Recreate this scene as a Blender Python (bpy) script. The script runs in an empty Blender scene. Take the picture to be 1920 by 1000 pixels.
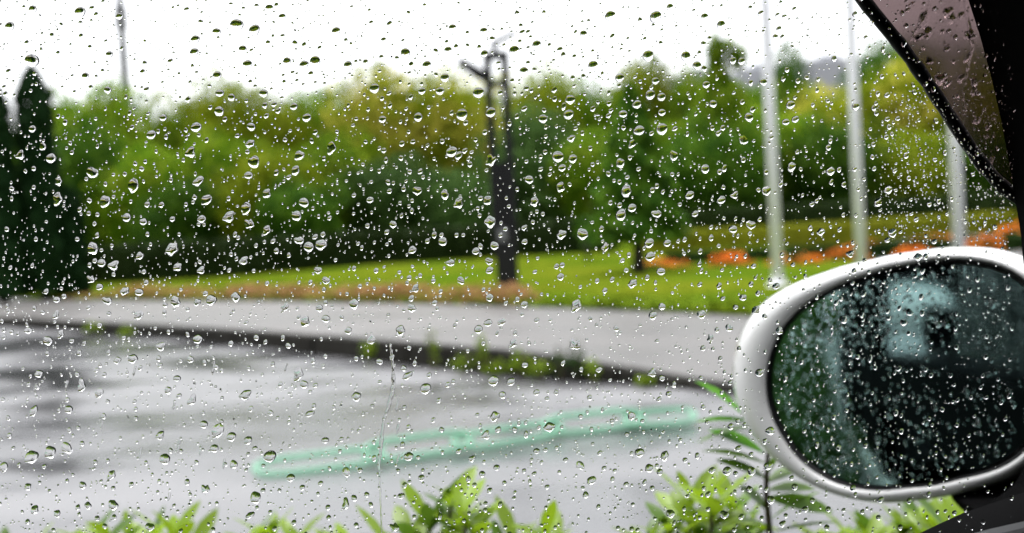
import bpy, bmesh, math, random
import numpy as np
from mathutils import Vector, Matrix

random.seed(7)
rng = np.random.default_rng(7)
scene = bpy.context.scene
col = scene.collection

# ------------------------------------------------------------------ camera
FPX = 2059.0                    # focal length in photo pixels (1920 wide)
CAM = Vector((0.0, 0.0, 1.20))
PITCH = math.atan(70.0 / FPX)   # looking slightly down
ROLL = math.radians(3.1)
FWD = Vector((0, math.cos(PITCH), -math.sin(PITCH)))
R0 = Vector((1, 0, 0)); U0 = R0.cross(FWD)
CU = (U0 * math.cos(ROLL) + R0 * math.sin(ROLL)).normalized()
CR = (R0 * math.cos(ROLL) - U0 * math.sin(ROLL)).normalized()
cam = bpy.data.cameras.new("camera")
cam.sensor_width = 36.0
cam.lens = 36.0 * FPX / 1920.0
cam.clip_start = 0.02
cam.clip_end = 2000
camo = bpy.data.objects.new("camera", cam)
camo.matrix_world = Matrix(((CR.x, CU.x, -FWD.x, CAM.x), (CR.y, CU.y, -FWD.y, CAM.y),
                            (CR.z, CU.z, -FWD.z, CAM.z), (0, 0, 0, 1)))
col.objects.link(camo)
scene.camera = camo
PANE = 0.60                     # distance of the window pane
cam.dof.use_dof = True
cam.dof.focus_distance = PANE + 0.006
cam.dof.aperture_fstop = cam.lens / 6.0

# ------------------------------------------------------------------ light
world = bpy.data.worlds.new("World")
scene.world = world
world.use_nodes = True
wn, wl = world.node_tree.nodes, world.node_tree.links
SUN_EL, SUN_ROT = math.radians(76), math.radians(-40)
sky = wn.new("ShaderNodeTexSky"); sky.sky_type = 'NISHITA'; sky.sun_disc = False
sky.sun_elevation = SUN_EL; sky.sun_rotation = SUN_ROT
sky.air_density = 1.0; sky.dust_density = 4.0; sky.ozone_density = 1.0
hs = wn.new("ShaderNodeHueSaturation"); hs.inputs["Saturation"].default_value = 0.10
wl.new(sky.outputs[0], hs.inputs["Color"])
bg = wn["Background"]
wl.new(hs.outputs[0], bg.inputs[0]); bg.inputs[1].default_value = 0.15
sun = bpy.data.lights.new("sun", 'SUN'); sun.energy = 0.8; sun.angle = math.radians(40)
sun.color = (1.0, 0.97, 0.93)
suno = bpy.data.objects.new("sun", sun); col.objects.link(suno)
sd = Vector((math.sin(SUN_ROT) * math.cos(SUN_EL), math.cos(SUN_ROT) * math.cos(SUN_EL), math.sin(SUN_EL)))
suno.rotation_euler = sd.to_track_quat('Z', 'Y').to_euler()
vs = scene.view_settings
vs.view_transform = 'Standard'; vs.look = 'None'; vs.gamma = 1.0; vs.use_curve_mapping = False
vs.exposure = 1.5
try:
    cy = scene.cycles
    cy.max_bounces = 16; cy.transmission_bounces = 14; cy.transparent_max_bounces = 16; cy.glossy_bounces = 6
    cy.diffuse_bounces = 3
    cy.sample_clamp_indirect = 6.0; cy.blur_glossy = 0.3
    cy.caustics_reflective = False
except Exception:
    pass

# ------------------------------------------------------------------ helpers
def ray(px, py):
    return FWD + CR * ((px - 960.0) / FPX) - CU * ((py - 500.0) / FPX)
def at(px, py, y):
    d = ray(px, py); return CAM + d * ((y - CAM.y) / d.y)
def gnd(px, py, z=0.0):
    d = ray(px, py); return CAM + d * ((z - CAM.z) / d.z)
def on_plane(px, py, P, n):
    d = ray(px, py); return CAM + d * ((P - CAM).dot(n) / d.dot(n))
def height_at(px, py, y):
    return at(px, py, y).z

def tag(o, label=None, cat=None, group=None, kind=None):
    if label: o["label"] = label
    if cat: o["category"] = cat
    if group: o["group"] = group
    if kind: o["kind"] = kind
    return o
def link(name, me, mat=None, parent=None):
    o = bpy.data.objects.new(name, me); col.objects.link(o)
    if mat is not None:
        for m in (mat if isinstance(mat, (list, tuple)) else [mat]): me.materials.append(m)
    if parent is not None: o.parent = parent
    return o
def empty(name, loc=(0, 0, 0), rz=0.0, parent=None):
    o = bpy.data.objects.new(name, None); o.empty_display_size = 0.05
    o.location = loc; o.rotation_euler = (0, 0, rz); col.objects.link(o)
    if parent is not None: o.parent = parent
    return o
def mesh_np(name, V, F, smooth=False, mi=None):
    """V (n,3) array, F (m,k) array of equal-sided faces, or a list of lists"""
    me = bpy.data.meshes.new(name)
    if isinstance(F, np.ndarray):
        V = np.asarray(V, dtype=np.float32); m, k = F.shape
        me.vertices.add(len(V)); me.vertices.foreach_set("co", V.ravel())
        me.loops.add(m * k); me.loops.foreach_set("vertex_index", F.astype(np.int32).ravel())
        me.polygons.add(m); me.polygons.foreach_set("loop_start", np.arange(0, m * k, k, dtype=np.int32))
        if mi is not None: me.polygons.foreach_set("material_index", np.asarray(mi, dtype=np.int32))
        me.update(calc_edges=True); me.validate()
    else:
        me.from_pydata([tuple(v) for v in V], [], [tuple(f) for f in F]); me.update()
    if smooth:
        me.polygons.foreach_set("use_smooth", np.ones(len(me.polygons), dtype=bool))
    return me

class MB:
    def __init__(s): s.v = []; s.f = []; s.sm = []
    def add(s, V, F, smooth=False):
        b = len(s.v); s.v += [tuple(v) for v in V]; s.f += [tuple(i + b for i in f) for f in F]; s.sm += [smooth] * len(F); return s
    def box(s, lo, hi):
        x0, y0, z0 = lo; x1, y1, z1 = hi
        return s.add([(x0,y0,z0),(x1,y0,z0),(x1,y1,z0),(x0,y1,z0),(x0,y0,z1),(x1,y0,z1),(x1,y1,z1),(x0,y1,z1)],
                     [(0,3,2,1),(4,5,6,7),(0,1,5,4),(1,2,6,5),(2,3,7,6),(3,0,4,7)])
    def tube(s, pts, rads, n=10, closed=False, cap=True):
        pts = [Vector(p) for p in pts]
        if not isinstance(rads, (list, tuple)): rads = [rads] * len(pts)
        V = []; N = len(pts); up = None
        for i, p in enumerate(pts):
            if closed: t = pts[(i + 1) % N] - pts[i - 1]
            else: t = pts[min(i + 1, N - 1)] - pts[max(i - 1, 0)]
            t.normalize()
            if up is None: up = Vector((0, 0, 1)) if abs(t.z) < .9 else Vector((1, 0, 0))
            a = t.cross(up).normalized(); b = a.cross(t).normalized(); up = b
            for k in range(n):
                q = 2 * math.pi * k / n
                V.append(p + (a * math.cos(q) + b * math.sin(q)) * rads[i])
        F = []
        for i in range(N if closed else N - 1):
            j = (i + 1) % N
            for k in range(n):
                k2 = (k + 1) % n
                F.append((i*n+k, j*n+k, j*n+k2, i*n+k2))
        s.add(V, F, True)
        if cap and not closed:
            b = len(s.v) - N * n
            s.f.append(tuple(b + k for k in range(n))); s.sm.append(False)
            s.f.append(tuple(b + (N-1)*n + k for k in reversed(range(n)))); s.sm.append(False)
        return s
    def prism(s, poly, off):
        """closed polygon (3-D points) swept along the vector off"""
        poly = [Vector(p) for p in poly]; off = Vector(off); n = len(poly)
        V = poly + [p + off for p in poly]
        F = [tuple(range(n)), tuple(reversed(range(n, 2*n)))] + [(i, i+n, (i+1) % n + n, (i+1) % n) for i in range(n)]
        return s.add(V, F)
    def mesh(s, name):
        me = bpy.data.meshes.new(name); me.from_pydata(s.v, [], s.f); me.update()
        me.polygons.foreach_set("use_smooth", np.array(s.sm, dtype=bool))
        bm = bmesh.new(); bm.from_mesh(me); bmesh.ops.recalc_face_normals(bm, faces=bm.faces); bm.to_mesh(me); bm.free()
        return me
    def build(s, name, mat, parent=None): return link(name, s.mesh(name), mat, parent)

def bevel(o, w, seg=2):
    m = o.modifiers.new("bevel", 'BEVEL'); m.width = w; m.segments = seg; m.limit_method = 'ANGLE'
    return o

# ------------------------------------------------------------------ materials
def mat_base(name):
    m = bpy.data.materials.new(name); m.use_nodes = True
    return m, m.node_tree.nodes, m.node_tree.links, m.node_tree.nodes["Principled BSDF"]
def plain(name, c, rough=0.5, metal=0.0, var=0.15, scale=8.0, bump=0.0, spec=0.5, coat=0.0):
    m, N, L, p = mat_base(name)
    p.inputs["Roughness"].default_value = rough; p.inputs["Metallic"].default_value = metal
    p.inputs["Specular IOR Level"].default_value = spec
    p.inputs["Coat Weight"].default_value = coat; p.inputs["Coat Roughness"].default_value = 0.05
    tc = N.new("ShaderNodeTexCoord"); nz = N.new("ShaderNodeTexNoise"); nz.inputs["Scale"].default_value = scale; nz.inputs["Detail"].default_value = 6
    L.new(tc.outputs["Object"], nz.inputs["Vector"])
    r = N.new("ShaderNodeMix"); r.data_type = 'RGBA'
    r.inputs["A"].default_value = (*[x * (1 - var) for x in c], 1); r.inputs["B"].default_value = (*[min(1, x * (1 + var)) for x in c], 1)
    L.new(nz.outputs["Fac"], r.inputs["Factor"]); L.new(r.outputs["Result"], p.inputs["Base Color"])
    if bump:
        b = N.new("ShaderNodeBump"); b.inputs["Strength"].default_value = bump; b.inputs["Distance"].default_value = 0.01
        L.new(nz.outputs["Fac"], b.inputs["Height"]); L.new(b.outputs["Normal"], p.inputs["Normal"])
    return m
def leafy(name, a, b, trans=0.3, rough=0.5, patch=None, spec=.04):
    """leaf material: colour varies leaf by leaf (random per island) and tree by tree"""
    m, N, L, p = mat_base(name)
    g = N.new("ShaderNodeNewGeometry"); oi = N.new("ShaderNodeObjectInfo")
    mx = N.new("ShaderNodeMix"); mx.data_type = 'RGBA'
    mx.inputs["A"].default_value = (*a, 1); mx.inputs["B"].default_value = (*b, 1)
    L.new(g.outputs["Random Per Island"], mx.inputs["Factor"])
    out = mx.outputs["Result"]
    if patch:
        tc = N.new("ShaderNodeTexCoord"); nz = N.new("ShaderNodeTexNoise"); nz.inputs["Scale"].default_value = patch[1]; nz.inputs["Detail"].default_value = 2
        L.new(tc.outputs["Object"], nz.inputs["Vector"])
        rp = N.new("ShaderNodeMapRange"); rp.inputs["From Min"].default_value = .46; rp.inputs["From Max"].default_value = .6
        L.new(nz.outputs["Fac"], rp.inputs["Value"])
        m2 = N.new("ShaderNodeMix"); m2.data_type = 'RGBA'; L.new(rp.outputs["Result"], m2.inputs["Factor"])
        L.new(out, m2.inputs["A"]); m2.inputs["B"].default_value = (*patch[0], 1); out = m2.outputs["Result"]
    h = N.new("ShaderNodeHueSaturation"); mr = N.new("ShaderNodeMapRange")
    mr.inputs["To Min"].default_value = .8; mr.inputs["To Max"].default_value = 1.2
    L.new(oi.outputs["Random"], mr.inputs["Value"]); L.new(mr.outputs["Result"], h.inputs["Value"]); L.new(out, h.inputs["Color"])
    L.new(h.outputs["Color"], p.inputs["Base Color"]); p.inputs["Roughness"].default_value = rough
    p.inputs["Specular IOR Level"].default_value = spec
    t = N.new("ShaderNodeBsdfTranslucent"); L.new(h.outputs["Color"], t.inputs["Color"])
    ms = N.new("ShaderNodeMixShader"); ms.inputs[0].default_value = trans
    L.new(p.outputs[0], ms.inputs[1]); L.new(t.outputs[0], ms.inputs[2])
    L.new(ms.outputs[0], N["Material Output"].inputs["Surface"])
    return m

def wet_ground(name, c0, c1, r0, r1, scale, stretch, rot, bump, fine=0.0, spec=0.5):
    m, N, L, p = mat_base(name)
    tc = N.new("ShaderNodeTexCoord")
    mp = N.new("ShaderNodeMapping"); mp.inputs["Scale"].default_value = stretch; mp.inputs["Rotation"].default_value = (0, 0, rot)
    L.new(tc.outputs["Object"], mp.inputs["Vector"])
    n1 = N.new("ShaderNodeTexNoise"); n1.inputs["Scale"].default_value = scale; n1.inputs["Detail"].default_value = 5; n1.inputs["Roughness"].default_value = .55
    L.new(mp.outputs[0], n1.inputs["Vector"])
    rp = N.new("ShaderNodeMapRange"); rp.inputs["From Min"].default_value = .38; rp.inputs["From Max"].default_value = .62
    L.new(n1.outputs["Fac"], rp.inputs["Value"])
    n2 = N.new("ShaderNodeTexNoise"); n2.inputs["Scale"].default_value = 90; n2.inputs["Detail"].default_value = 3
    L.new(tc.outputs["Object"], n2.inputs["Vector"])
    mx = N.new("ShaderNodeMix"); mx.data_type = 'RGBA'; mx.inputs["A"].default_value = (*c0, 1); mx.inputs["B"].default_value = (*c1, 1)
    L.new(rp.outputs["Result"], mx.inputs["Factor"])
    gr = N.new("ShaderNodeMix"); gr.data_type = 'RGBA'; gr.blend_type = 'MULTIPLY'; gr.inputs["Factor"].default_value = .5
    L.new(mx.outputs["Result"], gr.inputs["A"]); L.new(n2.outputs["Color"], gr.inputs["B"])
    L.new(mx.outputs["Result"], p.inputs["Base Color"])
    rr = N.new("ShaderNodeMapRange"); rr.inputs["To Min"].default_value = r0; rr.inputs["To Max"].default_value = r1
    L.new(rp.outputs["Result"], rr.inputs["Value"]); L.new(rr.outputs["Result"], p.inputs["Roughness"])
    p.inputs["Specular IOR Level"].default_value = spec
    n3 = N.new("ShaderNodeTexNoise"); n3.inputs["Scale"].default_value = 2.6; n3.inputs["Detail"].default_value = 4
    mp3 = N.new("ShaderNodeMapping"); mp3.inputs["Scale"].default_value = (1.0, 2.2, 1); mp3.inputs["Rotation"].default_value = (0, 0, rot)
    L.new(tc.outputs["Object"], mp3.inputs["Vector"]); L.new(mp3.outputs[0], n3.inputs["Vector"])
    b = N.new("ShaderNodeBump"); b.inputs["Strength"].default_value = bump; b.inputs["Distance"].default_value = 0.02
    L.new(n3.outputs["Fac"], b.inputs["Height"])
    last = b
    if fine:
        b2 = N.new("ShaderNodeBump"); b2.inputs["Strength"].default_value = fine; b2.inputs["Distance"].default_value = 0.004
        L.new(n2.outputs["Fac"], b2.inputs["Height"]); L.new(b.outputs["Normal"], b2.inputs["Normal"]); last = b2
    L.new(last.outputs["Normal"], p.inputs["Normal"])
    return m

def glassy(name, c, ior=1.33, rough=0.0):
    m, N, L, p = mat_base(name); N.remove(p)
    g = N.new("ShaderNodeBsdfGlass"); g.inputs["Color"].default_value = (*c, 1); g.inputs["IOR"].default_value = ior; g.inputs["Roughness"].default_value = rough
    L.new(g.outputs[0], N["Material Output"].inputs["Surface"]); return m

M = {}
M["water"] = glassy("rain_water", (1, 1, 1), 1.33)
m, N, L, p = mat_base("window_glass"); N.remove(p)
t = N.new("ShaderNodeBsdfTransparent"); t.inputs["Color"].default_value = (.965, .968, .975, 1)
L.new(t.outputs[0], N["Material Output"].inputs["Surface"]); M["pane"] = m
M["lot"] = wet_ground("wet_asphalt", (.055, .055, .058), (.165, .164, .168), .06, .5, .55, (.55, 1.35, 1), math.radians(14), .12, .25, .6)
M["drive"] = wet_ground("wet_concrete", (.088, .083, .079), (.125, .118, .112), .35, .55, .5, (.4, 1.2, 1), math.radians(-50), .05, .3, .5)
M["soil"] = plain("ground_soil", (.06, .05, .035), .9)
M["kerb"] = plain("mossy_kerb_stone", (.016, .015, .012), .8, var=.5, scale=5, bump=.4, spec=.1)
m, N, L, p = mat_base("lawn_grass")
tc = N.new("ShaderNodeTexCoord"); n1 = N.new("ShaderNodeTexNoise"); n1.inputs["Scale"].default_value = .35; n1.inputs["Detail"].default_value = 5
n2 = N.new("ShaderNodeTexNoise"); n2.inputs["Scale"].default_value = 14; n2.inputs["Detail"].default_value = 4
L.new(tc.outputs["Object"], n1.inputs["Vector"]); L.new(tc.outputs["Object"], n2.inputs["Vector"])
r1 = N.new("ShaderNodeMapRange"); r1.inputs["From Min"].default_value = .4; r1.inputs["From Max"].default_value = .62; L.new(n1.outputs["Fac"], r1.inputs["Value"])
mx = N.new("ShaderNodeMix"); mx.data_type = 'RGBA'; mx.inputs["A"].default_value = (.060, .105, .006, 1); mx.inputs["B"].default_value = (.108, .130, .009, 1)
L.new(r1.outputs["Result"], mx.inputs["Factor"])
m2 = N.new("ShaderNodeMix"); m2.data_type = 'RGBA'; m2.blend_type = 'OVERLAY'; m2.inputs["Factor"].default_value = .5
L.new(mx.outputs["Result"], m2.inputs["A"]); L.new(n2.outputs["Fac"], m2.inputs["B"]); L.new(m2.outputs["Result"], p.inputs["Base Color"])
p.inputs["Roughness"].default_value = .9; p.inputs["Specular IOR Level"].default_value = 0.0
b = N.new("ShaderNodeBump"); b.inputs["Strength"].default_value = .6; b.inputs["Distance"].default_value = .04; L.new(n2.outputs["Fac"], b.inputs["Height"]); L.new(b.outputs["Normal"], p.inputs["Normal"])
M["lawn"] = m
M["blade"] = leafy("grass_blade", (.065, .115, .006), (.108, .142, .01), .35, spec=0.0)
M["bark"] = plain("wet_bark", (.030, .024, .019), .7, var=.4, scale=6, bump=.5)
M["green"] = leafy("tree_leaf_green", (.085, .185, .006), (.15, .275, .012), .5, patch=((.26, .35, .025), 2.6))
M["deep"] = leafy("tree_leaf_deep", (.025, .08, .008), (.06, .14, .012), .4, patch=((.10, .20, .015), 2.6))
M["olive"] = leafy("tree_leaf_olive", (.14, .21, .006), (.22, .28, .010), .5, patch=((.28, .33, .02), 2.4))
M["blossom"] = leafy("tree_leaf_blossom", (.19, .25, .008), (.28, .33, .014), .5, patch=((.58, .54, .08), 2.2))
M["blue"] = leafy("tree_leaf_bluish", (.035, .08, .019), (.065, .12, .028), .35, patch=((.09, .17, .04), 2.8))
M["cypress"] = leafy("cypress_leaf", (.009, .030, .009), (.022, .062, .016), .15)
M["hedge"] = leafy("hedge_leaf", (.014, .028, .007), (.032, .055, .012), .2)
M["lime"] = leafy("lime_leaf", (.20, .24, .012), (.32, .32, .025), .35)
M["bedgreen"] = leafy("bed_leaf", (.02, .05, .012), (.05, .10, .02), .25)
M["orange"] = leafy("orange_petal", (.62, .15, .02), (.85, .30, .05), .3)
M["rust"] = leafy("rusty_leaf", (.28, .14, .06), (.42, .20, .11), .25)
M["tan"] = leafy("tan_leaf", (.20, .20, .03), (.34, .28, .06), .25)
M["weed"] = leafy("weed_leaf", (.14, .24, .012), (.24, .34, .02), .4)
M["weedrust"] = leafy("weed_leaf_rusty", (.14, .06, .02), (.2, .10, .02), .2)
M["shoot"] = leafy("shoot_leaf", (.13, .27, .010), (.28, .38, .016), .45, rough=.25, spec=.35)
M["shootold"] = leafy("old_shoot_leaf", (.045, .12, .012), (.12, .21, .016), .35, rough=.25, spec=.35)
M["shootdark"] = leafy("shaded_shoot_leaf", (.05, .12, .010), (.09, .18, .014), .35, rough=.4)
M["lance"] = leafy("lance_leaf", (.07, .16, .012), (.14, .26, .016), .45, rough=.3, spec=.3)
M["lancebright"] = leafy("bright_lance_leaf", (.08, .26, .02), (.12, .32, .02), .45, rough=.35)
M["stem"] = plain("stem_green_brown", (.07, .05, .025), .6)
M["dkmetal"] = plain("lamp_dark_metal", (.009, .009, .010), .5, spec=.2)
M["tubelight"] = plain("pale_acrylic", (.15, .155, .17), .3)
M["polewhite"] = plain("white_paint_pole", (.80, .80, .83), .35, var=.03)
M["polegrey"] = plain("grey_steel_pole", (.16, .16, .17), .5)
M["chain"] = plain("mint_plastic", (.26, .50, .36), .3, var=.08)
M["facade"] = plain("cream_facade", (.62, .58, .50), .8, var=.08, scale=.6)
M["roofgrey"] = plain("grey_roof", (.40, .41, .44), .7)
M["winglass"] = plain("dark_window_glass", (.04, .05, .06), .1)
M["white"] = plain("white_car_paint", (.80, .80, .79), .25, var=.02, coat=1.0)
M["black"] = plain("black_trim", (.0035, .0035, .0037), .9, var=.2, spec=.03)
M["blackgloss"] = plain("black_gloss_trim", (.006, .006, .007), .25, spec=.4)
M["rubber"] = plain("black_rubber", (.010, .010, .010), .5, var=.4, scale=60, bump=.2, spec=.3)
M["sill"] = plain("grey_sill_trim", (.03, .03, .032), .5, spec=.3)
M["seat"] = plain("dark_seat_fabric", (.02, .02, .023), .9, scale=60)
M["seatgrey"] = plain("grey_seat_fabric", (.16, .16, .17), .9, scale=60)
M["bezel"] = plain("bezel_plastic", (.008, .008, .009), .45, spec=.4)
M["visor"] = glassy("smoked_acrylic", (.40, .335, .335), 1.49, .10)
m, N, L, p = mat_base("mirror_silver")
p.inputs["Base Color"].default_value = (.32, .50, .475, 1); p.inputs["Metallic"].default_value = 1.0; p.inputs["Roughness"].default_value = .03
tc = N.new("ShaderNodeTexCoord"); nz = N.new("ShaderNodeTexNoise"); nz.inputs["Scale"].default_value = 420; nz.inputs["Detail"].default_value = 2
mp = N.new("ShaderNodeMapping"); mp.inputs["Scale"].default_value = (1, 1, 1.6); L.new(tc.outputs["Object"], mp.inputs[0]); L.new(mp.outputs[0], nz.inputs["Vector"])
b = N.new("ShaderNodeBump"); b.inputs["Strength"].default_value = .05; b.inputs["Distance"].default_value = .0006; L.new(nz.outputs["Fac"], b.inputs["Height"]); L.new(b.outputs["Normal"], p.inputs["Normal"])
M["mirror"] = m

# ------------------------------------------------------------------ ground
def sheet(name, pts, mat, label=None):
    me = mesh_np(name, pts, [list(range(len(pts)))]); o = link(name, me, mat); o["kind"] = "structure"; return o
S = 700
lot = sheet("wet_road", [(-S, -S, 0), (S, -S, 0), (S, S, 0), (-S, S, 0)], M["lot"])
# kerb line (foot, left to right in the photo) and its height
KL = [(-900, 588, .13), (-300, 600, .14), (0, 613, .15), (200, 626, .15), (400, 642, .16), (600, 664, .18), (800, 690, .20), (950, 706, .20), (1080, 714, .15),
      (1200, 722, .09), (1330, 736, .05), (1500, 754, .04), (1900, 800, .04)]
KF = [(gnd(x, y, 0), h) for x, y, h in KL]
LL = [(-900, 553), (-300, 556), (100, 560), (500, 562), (760, 566), (960, 570), (1200, 579), (1400, 587), (1700, 604), (2300, 640)]
LZ = .17
LP = [gnd(x, y, LZ) for x, y in LL]
def lerp_line(P, n):
    d = [0]
    for a, b in zip(P, P[1:]): d.append(d[-1] + (Vector(b) - Vector(a)).length)
    out = []
    for k in range(n):
        s = d[-1] * k / (n - 1)
        for i in range(len(P) - 1):
            if s <= d[i + 1] + 1e-9:
                t = (s - d[i]) / max(1e-9, d[i + 1] - d[i]); out.append(Vector(P[i]).lerp(Vector(P[i + 1]), t)); break
    return out
n = 60
A = lerp_line([f + Vector((0, 0, h)) for f, h in KF], n); B = lerp_line(LP, n)
kd = Vector((.62, .78, 0))
V = []; F = []
for i in range(n):
    V += [A[i] + kd * .16 + Vector((0, 0, -.006)), A[i].lerp(B[i], .5), B[i] + Vector((0, 0, -.03))]
for i in range(n - 1):
    for j in range(2): F.append((3*i+j, 3*i+3+j, 3*i+4+j, 3*i+1+j))
drive = link("driveway", mesh_np("driveway", V, F, True), M["drive"]); drive["kind"] = "structure"
# lawn, rising gently to the back
V = []; F = []
BKD = 75.0
for i in range(n):
    b = B[i]; back = Vector((b.x * 2.6 + 1.0, BKD + 6, .55))
    for j in range(9):
        t = j / 8; q = b.lerp(back, t); q.z = LZ + .45 * t + (.05 * math.sin(q.x * .4 + q.y * .3) if 0 < j < 8 else 0); V.append(q)
for i in range(n - 1):
    for j in range(8): F.append((9*i+j, 9*i+9+j, 9*i+10+j, 9*i+1+j))
lawn = link("lawn", mesh_np("lawn", V, F, True), M["lawn"]); lawn["kind"] = "structure"
def lawn_z(x, y): return LZ + .45 * max(0, min(1, (y - 18) / 60))
hillm = MB(); hillm.box((-300, 84, -.5), (300, 300, .5)); hill = hillm.build("terrain", M["soil"]); hill["kind"] = "structure"

m, N, L, p = mat_base("water_film")
p.inputs["Base Color"].default_value = (.045, .045, .047, 1); p.inputs["Roughness"].default_value = .13; p.inputs["IOR"].default_value = 1.4
nz = N.new("ShaderNodeTexNoise"); nz.inputs["Scale"].default_value = 3.0; tc = N.new("ShaderNodeTexCoord"); L.new(tc.outputs["Object"], nz.inputs["Vector"])
b = N.new("ShaderNodeBump"); b.inputs["Strength"].default_value = .06; b.inputs["Distance"].default_value = .02; L.new(nz.outputs["Fac"], b.inputs["Height"]); L.new(b.outputs["Normal"], p.inputs["Normal"])
av_ = N.new("ShaderNodeAttribute"); av_.attribute_name = "wetness"; tb = N.new("ShaderNodeBsdfTransparent"); ms = N.new("ShaderNodeMixShader")
L.new(av_.outputs["Fac"], ms.inputs[0]); L.new(tb.outputs[0], ms.inputs[1]); L.new(p.outputs[0], ms.inputs[2]); L.new(ms.outputs[0], N["Material Output"].inputs["Surface"])
M["puddle"] = m
def puddle(px, py, rx, ry, seed, full=.8):
    r_ = random.Random(seed); ph = [r_.uniform(0, 6.28) for _ in range(4)]; V = [gnd(px, py, .004)]; W = [full]; K = 48; J = 8
    for j in range(1, J + 1):
        for k in range(K):
            q = 2 * math.pi * k / K; f = (1 + .24 * math.sin(2*q + ph[0]) + .18 * math.sin(3*q + ph[1]) + .12 * math.sin(7*q + ph[2])) * j / J
            V.append(gnd(px + rx * f * math.cos(q), py + ry * f * math.sin(q), .004)); t = j / J; W.append(full * (1 - t * t * (3 - 2 * t)))
    V = [Vector((v.x, v.y, .004)) for v in V]
    F = [(0, 1 + (k + 1) % K, 1 + k) for k in range(K)]
    for j in range(J - 1):
        for k in range(K): F.append((1 + j*K + k, 1 + j*K + (k+1) % K, 1 + (j+1)*K + (k+1) % K, 1 + (j+1)*K + k))
    me = mesh_np("puddle", V, F, True)
    if me.polygons[0].normal.z < 0: me.flip_normals()
    a = me.attributes.new("wetness", 'FLOAT', 'POINT'); a.data.foreach_set("value", np.array(W, dtype=np.float32))
    o = link("puddle", me, M["puddle"]); o["kind"] = "structure"
for a_ in ((95, 708, 125, 34, 1, .95), (90, 762, 110, 22, 5, .55), (390, 684, 150, 20, 2, .7), (90, 876, 150, 26, 3, .6), (300, 800, 120, 12, 4, .4), (880, 748, 190, 15, 6, .55), (1130, 806, 130, 12, 8, .5), (600, 716, 110, 9, 9, .4), (1240, 765, 110, 12, 10, .5)): puddle(*a_)
# kerb stones: each a part of the kerb
kerb = empty("kerb", KF[6][0]); tag(kerb, kind="structure")
kp = lerp_line([f for f, h in KF], 700); hs_ = [h for f, h in KF]
segs = []; acc = 0; start = kp[0]; hx = {}
def kh(x):
    xs = [f.x for f, h in KF]
    return float(np.interp(x, xs, hs_))
for q in kp[1:]:
    if (q - start).length > .6 and -26 < q.x < 9:
        segs.append((start, q)); start = q
    elif q.x <= -26: start = q
for a, b in segs:
    t = (b - a).normalized(); nrm = Vector((-t.y, t.x, 0))
    if nrm.y < 0: nrm = -nrm
    g = t * .008; ha, hb = kh(a.x), kh(b.x); j = random.uniform(-.012, .012)
    a2, b2 = a + g + nrm * j, b - g + nrm * j
    mb = MB()
    mb.add([a2, b2, b2 + nrm*.17, a2 + nrm*.17, a2 + Vector((0,0,ha)) + nrm*.02, b2 + Vector((0,0,hb)) + nrm*.02, b2 + nrm*.17 + Vector((0,0,hb)), a2 + nrm*.17 + Vector((0,0,ha))],
           [(0,3,2,1),(4,5,6,7),(0,1,5,4),(1,2,6,5),(2,3,7,6),(3,0,4,7)])
    o = mb.build("kerb_stone", M["kerb"]); o.parent = kerb; o.matrix_parent_inverse = Matrix.Translation(-kerb.location)
    bevel(o, .012, 1)

# ------------------------------------------------------------------ leaf cards
def cards(P, Nrm, size, aspect=.6, jitter=.7, sizevar=.4):
    """diamond leaves at points P, facing roughly Nrm; two triangles each, folded along the midrib"""
    n = len(P); Nrm = Nrm + rng.normal(0, jitter, (n, 3)); Nrm /= np.linalg.norm(Nrm, axis=1, keepdims=True) + 1e-9
    a = rng.normal(0, 1, (n, 3)); a -= Nrm * (a * Nrm).sum(1, keepdims=True); a /= np.linalg.norm(a, axis=1, keepdims=True) + 1e-9
    b = np.cross(Nrm, a); s = (size * (1 + rng.uniform(-sizevar, sizevar, (n, 1)))) * .5
    V = np.empty((n, 4, 3)); fold = Nrm * s * .25
    V[:, 0] = P - a * s; V[:, 1] = P + b * s * aspect + fold; V[:, 2] = P + a * s; V[:, 3] = P - b * s * aspect + fold
    F = np.arange(n * 4).reshape(n, 4)
    return V.reshape(-1, 3), F
def sph(n):
    v = rng.normal(0, 1, (n, 3)); return v / np.linalg.norm(v, axis=1, keepdims=True)
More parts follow.
